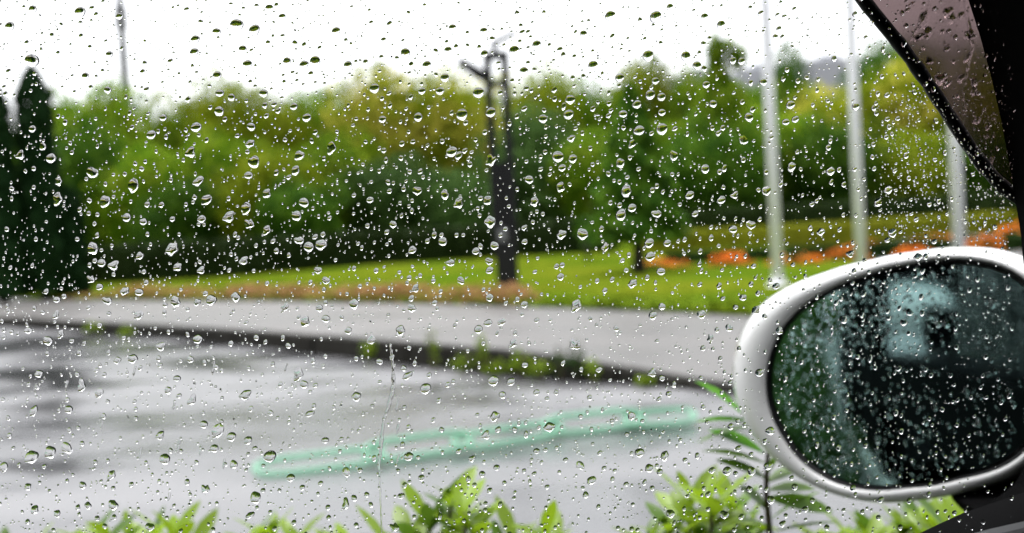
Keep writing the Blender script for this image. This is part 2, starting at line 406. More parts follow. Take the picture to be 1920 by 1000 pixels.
def crown_mesh(name, n=7500, clumps=34, cs=.36, size=.10, low=-.95, squash=1.0, cone=0.0):
    """crown of radius 1 round the origin, made of leaf clumps"""
    C = sph(clumps) * rng.uniform(.25, .66, (clumps, 1)); C[:, 2] = np.clip(C[:, 2], low, 1)
    if cone: C[:, :2] *= (1 - cone * (C[:, 2:3] + 1) / 2)
    rad = rng.uniform(.75, 1.15, clumps) * cs
    if cone: rad *= (1 - cone * .6 * (C[:, 2] + 1) / 2)
    w = rad ** 2; idx = rng.choice(clumps, n, p=w / w.sum()); d = sph(n)
    d[:, 2] += .25; d /= np.linalg.norm(d, axis=1, keepdims=True)
    P = C[idx] + d * (rad[idx] * rng.uniform(.55, 1.08, n) ** .7)[:, None]
    P /= np.array([np.percentile(np.abs(P[:, 0]), 97.5), np.percentile(np.abs(P[:, 1]), 97.5), 1.0]); zl, zh = np.percentile(P[:, 2], (1.0, 98.5)); P[:, 2] = (P[:, 2] - (zl + zh) / 2) * 2 / (zh - zl) * squash
    m = n // 3; ds = sph(m); ph_ = rng.uniform(0, 6.28, 6)
    lump = .84 + .10 * np.sin(5 * ds[:, 0] + ph_[0] + 3 * ds[:, 2]) * np.sin(4 * ds[:, 1] + ph_[1]) + .08 * np.sin(9 * ds[:, 2] + ph_[2] + 6 * ds[:, 0]) * np.sin(8 * ds[:, 1] + ph_[3])
    sup = ds * (lump * rng.uniform(.86, 1.03, m) / (np.abs(ds) ** 2.6).sum(1) ** (1 / 2.6))[:, None]
    if cone: sup[:, :2] *= (1 - cone * (sup[:, 2:3] + 1) / 2)
    sup[:, 2] *= squash
    P = np.vstack([P, sup]); d = np.vstack([d, ds])
    V, F = cards(P, d, size)
    return mesh_np(name, V, F)
CROWNS = [crown_mesh("crown_%s" % k, **kw) for k, kw in (
    ("broad", dict()), ("dense", dict(n=8000, clumps=44, cs=.33)), ("open", dict(n=6500, clumps=26, cs=.40)), ("tall", dict(cone=.35, clumps=38)), ("wide", dict(squash=.85, clumps=38)))]
def trunk_mesh(name):
    mb = MB(); mb.tube([(0,0,0),(.02,.01,.5),(-.01,.02,1.0),(.02,0,1.5)], [.09,.065,.05,.03], 8)
    for k in range(6):
        a = k * 1.05; z = .75 + .09 * k
        mb.tube([(0,0,z),(.25*math.cos(a),.25*math.sin(a),z+.22),(.5*math.cos(a),.5*math.sin(a),z+.45)], [.03,.02,.008], 6)
    return mb.mesh(name)
TRUNK = trunk_mesh("trunk")
def set_mat(o, mat):
    if not o.data.materials: o.data.materials.append(mat)
    o.material_slots[0].link = 'OBJECT'; o.material_slots[0].material = mat
def tree(px, ytop, d, wpx, mat, label, kind=0, bottom=.12, group="trees of the wood behind the lawn", name="broadleaf_tree", zb=None):
    top = at(px, ytop, d); base_z = lawn_z(top.x, d) if zb is None else zb
    H = top.z - base_z; rx = wpx / FPX * d * .5; rz = H * (1 - bottom) * .5
    t = empty(name, (top.x, d, base_z), random.uniform(0, 6.28)); tag(t, label, "tree", group)
    tr = link("trunk", TRUNK); tr.parent = t; set_mat(tr, M["bark"]); tr.scale = (H * .42, H * .42, H * .55)
    c = link("crown", CROWNS[kind]); c.parent = t; set_mat(c, M[mat]); c.location = (0, 0, H - rz); c.scale = (rx * 1.12, rx * 1.12, rz)
    return t
def blobby(name, center, r, n, size, mat, label, cat, group=None, kind=None, parent=None, flat=0):
    C = np.array(center); k = 12
    cc = sph(k) * rng.uniform(.2, .65, (k, 1)); idx = rng.integers(0, k, n); d = sph(n); d[:, 2] = np.abs(d[:, 2]) * 1.0 + .05
    P = (cc[idx] + d * rng.uniform(.3, .5, (n, 1))) * np.array(r)
    P[:, 2] = np.abs(P[:, 2])
    V, F = cards(P, d, size); o = link(name, mesh_np(name, V, F), mat, parent); o.location = center
    if label: tag(o, label, cat, group, kind)
    return o

LM = [(66, "second cypress"), (235, "grey mast"), (470, "olive tree"), (735, "water trickle"), (945, "street lamp"), (1195, "conical tree"), (1450, "first flagpole"), (1606, "middle flagpole"), (1795, "last flagpole")]
def column(px):
    k, nm = min(LM, key=lambda q: abs(q[0] - px)); d = px - k
    return ("in line with the " if abs(d) < 28 else "just right of the " if 0 < d < 75 else "well right of the " if d > 0 else "just left of the " if d > -75 else "well left of the ") + nm
ORD = "first second third fourth fifth sixth seventh eighth ninth tenth eleventh twelfth thirteenth fourteenth fifteenth sixteenth".split()
# skyline row: px of the crown's middle, px of its top, distance, width in px, colour, prototype
SKY = [
 (165, 176, 52, 190, "green", 1, "bright green round tree right of the dark cypresses"),
 (285, 222, 58, 130, "green", 0, "lower green tree filling the dip beside the tall grey pole"),
 (385, 164, 60, 175, "olive", 0, "olive green round-topped tree right of the skyline dip"),
 (500, 186, 60, 160, "olive", 2, "dull yellow-green tree of medium height next to the olive round-topped one"),
 (600, 182, 62, 170, "green", 1, "mid green tree just left of the big yellow blossoming tree"),
 (745, 146, 58, 220, "blossom", 1, "biggest yellow blossoming tree, left of the street lamp"),
 (865, 158, 59, 170, "blossom", 0, "yellow blossoming tree directly behind the street lamp"),
 (1000, 152, 60, 160, "olive", 0, "olive tree just right of the street lamp"),
 (1090, 160, 62, 150, "green", 2, "fresh green tree between the lamp and the small conical tree"),
 (1200, 134, 64, 170, "olive", 1, "tall dull green tree behind the small conical tree"),
 (1300, 150, 62, 130, "green", 0, "green tree left of the slim tree that tops the skyline"),
 (1400, 165, 58, 150, "green", 1, "leafy tree just left of the first white flagpole"),
 (1475, 108, 66, 84, "deep", 3, "narrow dark tree rising right behind the first flagpole"),
 (1545, 178, 60, 150, "blossom", 2, "yellowish tree below the grey roofs between two flagpoles"),
 (1640, 160, 62, 150, "olive", 0, "olive tree right of the second flagpole"),
 (1690, 88, 80, 190, "deep", 1, "high dark tree at the right under the smoked visor"),
 (1745, 122, 60, 200, "blossom", 1, "golden tree in front of the high dark one by the visor"),
 (1870, 150, 62, 220, "olive", 4, "olive tree half hidden by the smoked visor"),
 (1830, 96, 78, 230, "deep", 1, "high dark tree showing dimly through the smoked visor"),
 (2030, 140, 62, 240, "green", 0, "green tree at the far right end of the wood"),
]
for px, yt, d, w, mt, kd_, lb in SKY: tree(px, yt, d, w, mt, lb, kd_)
MID = [
 (150, 250, 47, 190, "deep", 2, "dark tree low behind the cypresses"), (270, 290, 46, 170, "green", 2, "low green tree under the skyline dip"),
 (400, 262, 48, 190, "green", 0, "low green tree under the round-topped one"), (490, 300, 46, 180, "olive", 1, "low yellow-green tree with bright patches left of centre"),
 (620, 262, 49, 190, "green", 2, "fresh green low tree left of the big yellow tree's foot"), (740, 300, 48, 180, "blue", 2, "bluish low tree under the big yellow tree"),
 (860, 330, 47, 150, "blue", 2, "small bluish tree left behind the lamp post"), (1000, 220, 49, 190, "blue", 3, "bluish green pointed tree right behind the lamp post"),
 (1110, 255, 48, 180, "green", 2, "low fresh green tree left of the conical tree"), (1250, 240, 50, 170, "green", 1, "low green tree right of the conical tree"),
 (1340, 235, 46, 190, "deep", 0, "dark bushy tree left of the first flagpole"), (1450, 220, 50, 190, "green", 1, "low green tree behind the first flagpole"),
 (1560, 235, 48, 190, "deep", 0, "dark bushy tree between the two flagpoles"), (1660, 260, 49, 190, "olive", 1, "low olive tree right of the second flagpole"),
 (1780, 240, 50, 210, "deep", 4, "dark low tree behind the third flagpole"), (1900, 250, 50, 210, "deep", 0, "dark low tree at the car's window post"),
 (20, 300, 50, 200, "deep", 1, "dark low tree at the far left edge"), (555, 345, 44, 150, "deep", 0, "bush of dark foliage at the foot of the yellow-green trees"),
 (330, 350, 44, 160, "deep", 1, "dark bush-like tree at the foot of the left trees"),
]
for px, yt, d, w, mt, kd_, lb in MID: tree(px, yt, d, w, mt, lb, kd_, bottom=.05)
# third, deepest row closes the wood
for k in range(15):
    px = -90 + k * 150
    tree(px + random.uniform(-30, 30), 215 + random.uniform(-15, 25), 72, 220, "deep", "dark tree in the deepest row of the wood, " + ("at the far left edge" if k == 0 else "at the far right edge" if k > 13 else column(px)), k % 5, bottom=.02)
# slim tree with a tuft to one side
t = empty("slim_tree", (at(1352, 300, 47).x, 47, lawn_z(0, 47))); tag(t, "slim tree with a side tuft that tops the skyline near the flagpole", "tree")
zt = height_at(1352, 72, 47) - t.location.z
mb = MB(); mb.tube([(0,0,0),(.05,0,zt*.5),(0,0,zt*.8),(.05,0,zt*.97)], [.16,.11,.07,.03], 8); mb.tube([(0,0,zt*.8),(.5,.05,zt*.9)], [.05,.02], 6); mb.build("trunk", M["bark"], t)
P = []; D = []
for (cx, cz, rx, rz, nn) in ((0.0, zt*.92, .42, .85, 800), (.88, zt*.90, .46, .56, 420), (.4, zt*.97, .45, .22, 130), (0, zt*.80, .6, .8, 900), (.1, zt*.68, 1.15, 1.0, 1500), (0, zt*.55, 1.5, 1.3, 1700)):
    d = sph(nn); P.append(np.array([cx, 0, cz]) + d * np.array([rx, rx, rz]) * rng.uniform(.4, 1.05, (nn, 1))); D.append(d)
V, F = cards(np.vstack(P), np.vstack(D), .2); link("crown", mesh_np("slim_crown", V, F), M["green"], t)

for k, (x, y, h, w) in enumerate(((-24, 2.5, 3.6, 4), (-30, 5, 5, 5), (-20, 7.5, 5, 4), (-34, -2, 3.5, 5), (-27, 11, 7, 5))):
    t = empty("broadleaf_tree", (x, y, 0)); tag(t, ORD[k] + " dark tree far behind the car, seen only in the side mirror", "tree", "trees reflected in the side mirror")
    tr = link("trunk", TRUNK); tr.parent = t; set_mat(tr, M["bark"]); tr.scale = (h * .4, h * .4, h * .55)
    c = link("crown", CROWNS[k]); c.parent = t; set_mat(c, M["deep"]); c.location = (0, 0, h * .55); c.scale = (w * .5, w * .5, h * .45)
# cypresses on the left
def cypress(px, ytop, d, wpx, ybase, label):
    b = gnd(px + (ybase - ytop) * .05, ybase, .17); top = at(px, ytop, b.y); H = top.z - b.z; r = wpx / FPX * b.y * .5
    t = empty("cypress_tree", (b.x, b.y, .15)); tag(t, label, "tree", "dark cypresses at the left of the lawn")
    mb = MB(); mb.tube([(0,0,0),(0,0,H*.5),(0,0,H*.93)], [.14,.09,.02], 8); mb.build("trunk", M["bark"], t)
    nn = 9000; z = rng.uniform(.03, 1, nn) ** 1.0; prof = r * np.minimum(1, ((1 - z) * 8) ** .55) * (.85 + .42 * (1 - z))
    a = rng.uniform(0, 6.283, nn); lump = 1 + .14 * np.sin(a * 5 + z * 22) + .10 * np.sin(a * 3 - z * 41)
    rr = prof * lump * rng.uniform(.72, 1.05, nn)
    P = np.stack([rr * np.cos(a), rr * np.sin(a), z * H], 1); D = np.stack([np.cos(a), np.sin(a), .8 + 0*a], 1)
    V, F = cards(P, D, .17, .45); link("crown", mesh_np("cypress_crown", V, F), M["cypress"], t)
cypress(66, 124, 30, 62, 560, "tall dark cypress with a split tip, second from the left edge")
cypress(-12, 148, 30, 62, 566, "tall dark cypress cut by the left edge")
cypress(128, 350, 32, 46, 556, "short dark conifer pressed against the second cypress")

# low dark hedge along the back of the lawn
def hedge_run(name, pts, h, w, mat, label, n, size, cat="hedge", group=None, core=None):
    t = empty(name, pts[0]); tag(t, label, cat, group)
    o0 = Vector(pts[0]); L_ = [Vector(p) - o0 for p in pts]
    mb = MB(); V = []
    for i, p in enumerate(L_):
        d = (L_[min(i+1, len(L_)-1)] - L_[max(i-1, 0)]).normalized(); s = Vector((-d.y, d.x, 0)) * w * .42
        V += [p - s, p + s, p + s * .9 + Vector((0,0,h*.93)), p - s * .9 + Vector((0,0,h*.93))]
    F = []
    for i in range(len(L_) - 1):
        for k in range(4): F.append((4*i+k, 4*i+4+k, 4*i+4+(k+1) % 4, 4*i+(k+1) % 4))
    F += [(0,1,2,3), tuple(4*(len(L_)-1)+k for k in (3,2,1,0))]
    mb.add(V, F); mb.build("branches", core or mat, t)
    P = np.zeros((n, 3)); D = np.zeros((n, 3)); Lr = lerp_line(L_, 200)
    for i in range(n):
        k = random.randrange(199); p = Lr[k].lerp(Lr[k+1], random.random()); d = (Lr[k+1] - Lr[k]).normalized(); s = Vector((-d.y, d.x, 0))
        if random.random() < .35:
            q = p + s * random.uniform(-.5, .5) * w + Vector((0,0,h*(1+random.uniform(-.05,.08)))); dd = Vector((0,0,1))
        else:
            sg = random.choice((-1,-1,1)); q = p + s * sg * w * random.uniform(.46,.54) + Vector((0,0,random.uniform(.02,1)*h)); dd = s * sg
        P[i] = q; D[i] = dd
    V, F = cards(P, D, size); link("foliage", mesh_np("foliage", V, F), mat, t)
    return t
def lawn_pt(px, py):
    p = gnd(px, py, .3); p.z = lawn_z(p.x, p.y) - .05; return p
hedge_run("hedge", [lawn_pt(x, y) for x, y in ((-300, 545), (180, 526), (450, 514), (700, 497), (950, 481), (1150, 472))], 1.05, 1.2, M["hedge"], "low black-green clipped hedge along the back of the lawn", 9000, .18)
hedge_run("hedge", [Vector((at(x, 430, d).x, d, .35)) for x, d in ((1130, 46), (1400, 42), (1700, 38), (2100, 34))], 1.1, 1.0, M["hedge"], "low dark hedge behind the orange flower bed", 6000, .18)

# flower bed right
hedge_run("low_hedge", [lawn_pt(x, y) for x, y in ((1212, 474), (1300, 468), (1450, 462), (1600, 452), (1760, 440), (2000, 425))], .62, .5, M["lime"], "low lime-yellow edging hedge along the back of the flower bed", 5000, .1)
hedge_run("low_hedge", [lawn_pt(x, y) for x, y in ((1255, 490), (1340, 487), (1450, 482), (1600, 475), (1760, 466), (2000, 452))], .30, .5, M["bedgreen"], "low dark green hedge along the front of the flower bed", 6000, .1)
for k, (x, y, w, h, lb) in enumerate([(1252, 486, 64, 32, "orange flower clump nearest the conical tree"), (1372, 484, 56, 34, "orange flower clump left of the first flagpole"),
     (1412, 474, 40, 26, "small orange flower clump touching the first flagpole's left side"),
     (1492, 480, 62, 36, "orange flower clump right of the first flagpole"), (1590, 472, 56, 36, "orange flower clump left of the second flagpole"), (1652, 455, 46, 28, "orange flower clump right of the second flagpole"),
     (1712, 470, 56, 32, "lower orange flower clump midway to the third flagpole"), (1742, 446, 60, 28, "upper orange flower clump midway to the third flagpole"),
     (1835, 458, 50, 46, "orange flower clump right of the third flagpole"), (1905, 432, 40, 30, "orange flower clump at the window post")]):
    p = lawn_pt(x, y + 10); s = p.y / FPX; h *= 1.05; w *= 1.3
    t = empty("flower_clump", p); tag(t, lb, "flowers", "orange flower clumps in the bed")
    blobby("foliage", (0,0,0), (w*s*.85, w*s*.5, h*s*.80), 620, .11, M["bedgreen"], None, None, parent=t)
    blobby("blossoms", (0,0,h*s*.12), (w*s*.78, w*s*.45, h*s*1.0), 540, .10, M["orange"], None, None, parent=t)
# border planting at the lawn's front edge: rust and tan low shrubs
def border(name, pxs, mats, label, n, hh):
    P = []; D = []; mi = []
    for i in range(n):
        x = random.uniform(*pxs); y = np.interp(x, [a for a, b in LL], [b for a, b in LL])
        p = gnd(x, y, LZ); lump = .5 + .5 * math.sin(x * .045) * math.sin(x * .017 + 1)
        fade = min(1, (x - pxs[0]) / 120, (pxs[1] - x) / 60)
        P.append((p.x + random.uniform(-.1,.4), p.y + random.uniform(0, .8), LZ - .02 + random.random() * hh * (.45 + .75 * lump) * max(.15, fade))); D.append((0, -.5, 1)); mi.append(0 if random.random() < .25 + .5 * lump else 1)
    V, F = cards(np.array(P), np.array(D, float), .085)
    o = link(name, mesh_np(name, V, F, mi=mi), mats); tag(o, label, "ground cover", kind="stuff"); return o
border("border_plants", (90, 985), [M["rust"], M["tan"]], "rust and tan low plants edging the front of the lawn", 9000, .26)
border("lawn_edge_grass", (60, 1480), [M["blade"], M["weed"]], "green grass fringe along the driveway edge", 9000, .09)
# grass blades
nb = 42000; u = rng.uniform(0, 1, nb); tt = rng.uniform(0, 1, nb) ** 2 * .42
Barr = np.array([[b.x, b.y, b.z] for b in B]); idx = (u * (n - 1)).astype(int); fr = (u * (n - 1) - idx)[:, None]
bp = Barr[idx] * (1 - fr) + Barr[np.minimum(idx + 1, n - 1)] * fr
bk = np.stack([bp[:, 0] * 2.6 + 1, np.full(nb, BKD + 6), np.full(nb, .6)], 1)
q = bp * (1 - tt[:, None]) + bk * tt[:, None]; q[:, 2] = LZ + .45 * tt
keep = (q[:, 1] > 12) & (q[:, 1] < 45) & (np.abs(q[:, 0]) < 26); q = q[keep]; nb = len(q)
a = rng.uniform(0, 6.283, nb); wv = np.stack([np.cos(a), np.sin(a), 0 * a], 1) * .018; hv = np.stack([rng.normal(0, .02, nb), rng.normal(0, .02, nb), rng.uniform(.03, .075, nb)], 1)
V = np.stack([q - wv, q + wv, q + hv], 1).reshape(-1, 3)
o = link("grass", mesh_np("grass", V, np.arange(nb * 3).reshape(nb, 3)), M["blade"]); tag(o, "short bright green grass blades covering the lawn", "grass", kind="stuff")

# small conical tree on the lawn
b = gnd(1198, 512, .25); t = empty("conical_tree", (b.x, b.y, .22)); tag(t, "small conical dark green tree on the lawn left of the flowers", "tree")
H = height_at(1192, 160, b.y) - .22; Hb = height_at(1196, 452, b.y) - .22
mb = MB(); mb.tube([(0,0,0),(.02,0,Hb),(0,0,H*.9)], [.14,.10,.02], 8); mb.build("trunk", M["bark"], t)
nn = 5200; z = rng.uniform(0, 1, nn) ** 1.2; a = rng.uniform(0, 6.283, nn); r = .88 * (1 - z) ** .75 * (1 + .22 * np.sin(a * 4 + z * 25)) * rng.uniform(.4, 1.05, nn)
P = np.stack([r * np.cos(a), r * np.sin(a), Hb + z * (H - Hb)], 1); V, F = cards(P, np.stack([np.cos(a), np.sin(a), .6 + 0*a], 1), .2)
link("crown", mesh_np("conical_crown", V, F), M["deep"], t)
# two little posts / saplings on the lawn
b = gnd(1102, 492, .25); t = empty("sapling", (b.x, b.y, .22)); tag(t, "thin young sapling on the lawn right of the street lamp", "tree")
MB().tube([(0,0,0),(.01,0,.6),(.03,0,1.1)], [.05,.04,.02], 6).build("trunk", M["bark"], t)
d = sph(240); V, F = cards(np.array([0,0,.95]) + d * .35 * rng.uniform(.4,1,(240,1)), d, .12); link("crown", mesh_np("sapling_crown", V, F), M["deep"], t)

# ------------------------------------------------------------------ street lamp
b = gnd(953, 541, .2); Y = b.y
lamp = empty("street_lamp", (b.x, b.y, .16)); tag(lamp, "black twin-post street lamp with a slanted arm, at the lawn's edge", "street lamp")
def lp(px, py): # local point in the lamp's plane
    q = at(px, py, Y); return Vector((q.x - b.x, 0, q.z - .16))
s = Y / FPX
zb = lp(948, 432).z
mb = MB(); mb.box((-.21, -.21, 0), (.21, .21, .10)); mb.box((-.185, -.185, .10), (.185, .185, zb)); bevel(mb.build("base_column", M["dkmetal"], lamp), .012)
for x0 in (-.145, .145):
    ztop = lp(940, 112).z
    mb = MB(); mb.box((x0 - .068, -.07, zb - .3), (x0 + .068, .07, ztop)); bevel(mb.build("post", M["dkmetal"], lamp), .01)
zt = lp(935, 112).z
for nm, lo, hi in (("top_cap", (-.215, -.072, zt), (.215, .072, zt + .13)), ("crossbar", (-.076, -.06, zt - .46), (.076, .06, zt - .36)), ("web_plate", (-.076, -.03, zb + .002), (.076, .03, lp(940, 305).z))):
    mb = MB(); mb.box(lo, hi); bevel(mb.build(nm, M["dkmetal"], lamp), .008)
e0 = Vector((-.19, 0, zt - .3)); e1 = Vector((-.62, 0, zt + .02))
mb = MB(); mb.tube([e0, e0.lerp(e1, .3), e1], [.085, .095, .07], 8); mb.build("side_arm", M["dkmetal"], lamp)
w0 = Vector((.0, 0, zt + .12)); w1 = w0 + Vector((-.02, 0, .16)); w2 = lp(968, 60)
mb = MB(); mb.tube([w0, w1], [.05, .05], 8); mb.build("arm_socket", M["tubelight"], lamp)
mb = MB(); mb.tube([w1 + Vector((-.06, 0, -.03)), w1.lerp(w2, .5), w2], [.05, .05, .045], 8); mb.build("light_tube", M["tubelight"], lamp)
mb = MB(); mb.box((-.12, -.20, lp(935, 452).z), (.02, -.186, lp(935, 428).z)); mb.build("notice_plate", M["polegrey"], lamp)

# ------------------------------------------------------------------ flagpoles
def flagpole(px, py, d, r0, r1, label):
    q = at(px, py, d); z0 = .19
    up = 10.0
    t = empty("flagpole", (q.x, d, z0)); tag(t, label, "flagpole", "white flagpoles on the lawn")
    mb = MB(); mb.tube([(0,0,0),(0,0,3),(0,0,6),(0,0,up)], [r0, r0*.92, (r0+r1)/2, r1], 16); mb.build("pole", M["polewhite"], t)
    mb = MB(); mb.tube([(0,0,0),(0,0,.05)], r0*1.9, 16); mb.tube([(0,0,.05),(0,0,.12)], r0*1.3, 16); mb.build("base_flange", M["polewhite"], t)
    mb = MB(); mb.tube([(0,0,up),(0,0,up+.05),(0,0,up+.12)], [r1*1.3, r1*1.6, .01], 12); mb.build("finial", M["polewhite"], t)
g1 = gnd(1459, 540, .19)
flagpole(1459, 540, g1.y, .080, .05, "white flagpole farthest left, its foot above the mirror's left shoulder")
flagpole(1614, 488, 16.6, .082, .05, "middle white flagpole of three, rising behind the mirror's top edge")
flagpole(1798, 460, 15.6, .088, .055, "rightmost white flagpole, its top hidden by the smoked visor")
q = at(237, 190, 66); t = empty("mast", (q.x, 66, .4)); tag(t, "tall thin grey mast rising behind the left trees", "pole")
zt = 22
MB().tube([(0,0,0),(0,0,zt*.6),(0,0,zt)], [.27,.23,.17], 10).build("pole", M["polegrey"], t)
zc = height_at(230, 40, 66)
mb = MB(); mb.box((-.3, -.25, zc - .9), (.3, .25, zc + .5)); bevel(mb.build("fixture", M["polegrey"], t), .05)

# ------------------------------------------------------------------ far buildings
def building(name, x0, x1, ytop, d, label, wallmat, roofmat, floors, roofh=1.2, cols=6):
    a = at(x0, ytop, d); c = at(x1, ytop, d); top = (a.z + c.z) * .5; w = c.x - a.x
    t = empty(name, ((a.x + c.x) / 2, d, .3)); tag(t, label, "building")
    H = top - .3; mb = MB(); mb.box((-w/2, 0, 0), (w/2, 12, H - roofh)); mb.build("wall", wallmat, t)
    mb = MB(); mb.box((-w/2 - .5, -.5, H - roofh), (w/2 + .5, 12.5, H)); bevel(mb.build("roof", roofmat, t), .1)
    mb = MB(); mb.box((-w*.1, 3, H), (w*.15, 7, H + 1.0)); mb.build("roof_cabin", roofmat, t)
    wm = MB(); ww = w / cols * .55; wm.box((-ww/2, -.03, -.75), (ww/2, .06, .75)); wme = wm.mesh("window"); wme.materials.append(M["winglass"])
    fm = MB()
    for (q0, q1) in (((-ww/2-.1, -.08, -.85), (ww/2+.1, -.035, -.75)), ((-ww/2-.1, -.08, .75), (ww/2+.1, -.035, .85)), ((-.05, -.07, -.75), (.05, -.035, .75))): fm.box(q0, q1)
    fme = fm.mesh("window_frame"); fme.materials.append(M["roofgrey"])
    for f in range(floors):
        for k in range(cols):
            o = bpy.data.objects.new("window", wme); col.objects.link(o); o.parent = t; o.location = (-w/2 + w * (k + .5) / cols, 0, H - roofh - 1.7 - 3.0 * f)
            fo = bpy.data.objects.new("window_frame", fme); col.objects.link(fo); fo.parent = o
    return t
building("office_building", 1496, 1640, 112, 130, "grey flat-roofed building showing above the trees between two flagpoles", M["facade"], M["roofgrey"], 3, 3.4, 7)
building("office_building", 1390, 1474, 128, 140, "grey-roofed far building directly behind the first flagpole", M["roofgrey"], M["roofgrey"], 3, 3.0, 4)
building("office_building", 1284, 1352, 138, 140, "small grey far building left of the slim tree", M["roofgrey"], M["roofgrey"], 3, 2.4, 3)

# ------------------------------------------------------------------ weeds along the kerb
def weed(px, py, hpx, wpx, mat, label, nn=60):
    b = gnd(px, py, 0.0); s = b.y / FPX; h = hpx * s * 1.1; w = wpx * s * .45
    t = empty("weed", (b.x, b.y - .05, 0)); tag(t, label, "weed", "weeds growing along the kerb")
    mb = MB()
    for k in range(3):
        a = random.uniform(0, 6.28); mb.tube([(0,0,0),(w*.3*math.cos(a), w*.2*math.sin(a), h*.5),(w*.5*math.cos(a), w*.4*math.sin(a), h*.9)], [.008,.006,.003], 5)
    mb.build("stem", M["stem"], t)
    d = sph(nn); P = np.array([0,0,h*.55]) + d * np.array([w, w*.8, h*.48]) * rng.uniform(.3, 1, (nn, 1)); V, F = cards(P, d + np.array([0,0,.5]), max(.05, w*.42), .45)
    link("leaves", mesh_np("weed_leaves", V, F), mat, t)
WD = [(815, 696, 78, 34, "weed", "tall pale weed standing left of centre on the kerb"), (905, 702, 76, 36, "weed", "tall pale weed standing at the kerb's middle"), (1052, 716, 66, 44, "bedgreen", "dark round weed on the kerb right of centre"),
      (1082, 714, 76, 46, "bedgreen", "tallest dark weed on the kerb right of centre"), (1112, 718, 44, 36, "weed", "pale weed at the right, before the kerb sinks"), (975, 708, 50, 70, "weed", "broad low green weed at the kerb's middle"),
      (870, 702, 40, 60, "weed", "yellowish weed between the two tall pale weeds"), (930, 708, 36, 60, "weed", "yellowish weed right of the tall middle weed"), (1010, 714, 40, 60, "weed", "green weed left of the dark round weed"),
      (1210, 726, 24, 50, "weed", "flat green weed near the kerb's right end"), 
      (700, 676, 34, 60, "weed", "green weed by the long water trickle"), (180, 628, 24, 50, "weed", "leftmost olive weed on the kerb"),
      (240, 634, 22, 44, "weed", "small olive weed second from the kerb's left"), 
      ]
for w in WD: weed(*w[:4], M[w[4]], w[5])

# ------------------------------------------------------------------ green chain on the road
cm = M["chain"]; N_, L_ = cm.node_tree.nodes, cm.node_tree.links; tb = N_.new("ShaderNodeBsdfTransparent"); tb.inputs["Color"].default_value = (.86, 1, .92, 1); ms = N_.new("ShaderNodeMixShader"); ms.inputs[0].default_value = .55
L_.new(N_["Principled BSDF"].outputs[0], ms.inputs[1]); L_.new(tb.outputs[0], ms.inputs[2]); L_.new(ms.outputs[0], N_["Material Output"].inputs["Surface"])
CP = [(497, 878), (702, 853), (866, 829), (1038, 803), (1188, 787), (1286, 779)]
CG = [gnd(x, y, .05) for x, y in CP]
chain = empty("plastic_chain", (CG[0].x, CG[0].y, 0)); tag(chain, "translucent mint green plastic chain with big oval links lying on the wet road", "chain")
for i in range(5):
    a, c = CG[i], CG[i + 1]; d = (c - a); Ln = d.length + .10; d.normalize(); side = Vector((-d.y, d.x, 0))
    tilt = math.radians(30 if i % 2 == 0 else 46); sv = side * math.cos(tilt) + Vector((0, 0, 1)) * math.sin(tilt)
    hw = .058; mid = (a + c) * .5; pts = []
    for k in range(36):
        q = 2 * math.pi * k / 36; ex = math.copysign(abs(math.cos(q)) ** .45, math.cos(q)); ez = math.copysign(abs(math.sin(q)) ** .8, math.sin(q))
        pts.append(mid + d * ex * Ln / 2 + sv * ez * hw)
    zmin = min(p.z for p in pts); pts = [p - Vector((chain.location.x, chain.location.y, zmin - .021)) for p in pts]
    MB().tube(pts, .021, 10, closed=True).build("link", M["chain"], chain)

# ------------------------------------------------------------------ shrubs by the car
def leaf_mesh(name, L_, W, curl=.25, fold=.2, tip=.55):
    """pointed oblong leaf along +X, 24 triangles"""
    xs = [0, .15, .38, .62, .84, 1.0]; ws = [.12, .55, .95, 1.0, .6, .03]
    V = []; F = []
    for x, w in zip(xs, ws):
        z = -curl * x * x * L_; y = W * .5 * w
        V += [(x*L_, -y, z + fold*y), (x*L_, 0, z), (x*L_, y, z + fold*y)]
    for i in range(len(xs) - 1):
        F += [(3*i, 3*i+3, 3*i+4, 3*i+1), (3*i+1, 3*i+4, 3*i+5, 3*i+2)]
    return mesh_np(name, V, F, True)
LEAF = [leaf_mesh("leaf", .056, .0185, .2), leaf_mesh("leaf", .050, .0195, .35), leaf_mesh("leaf", .061, .018, .08)]
def leaf_obj(me, mat, parent, loc, direction, roll=0.0, sc=1.0):
    o = link("leaf", me); o.parent = parent; set_mat(o, mat)
    d = Vector(direction).normalized(); zup = Vector((0, 0, 1)); y = zup.cross(d)
    if y.length < .05: y = Vector((0, 1, 0))
    y.normalize(); z = d.cross(y)
    R = Matrix((d, y, z)).transposed() @ Matrix.Rotation(roll, 3, 'X')
    o.rotation_mode = 'QUATERNION'; o.rotation_quaternion = R.to_quaternion(); o.location = loc; o.scale = (sc, sc, sc); return o
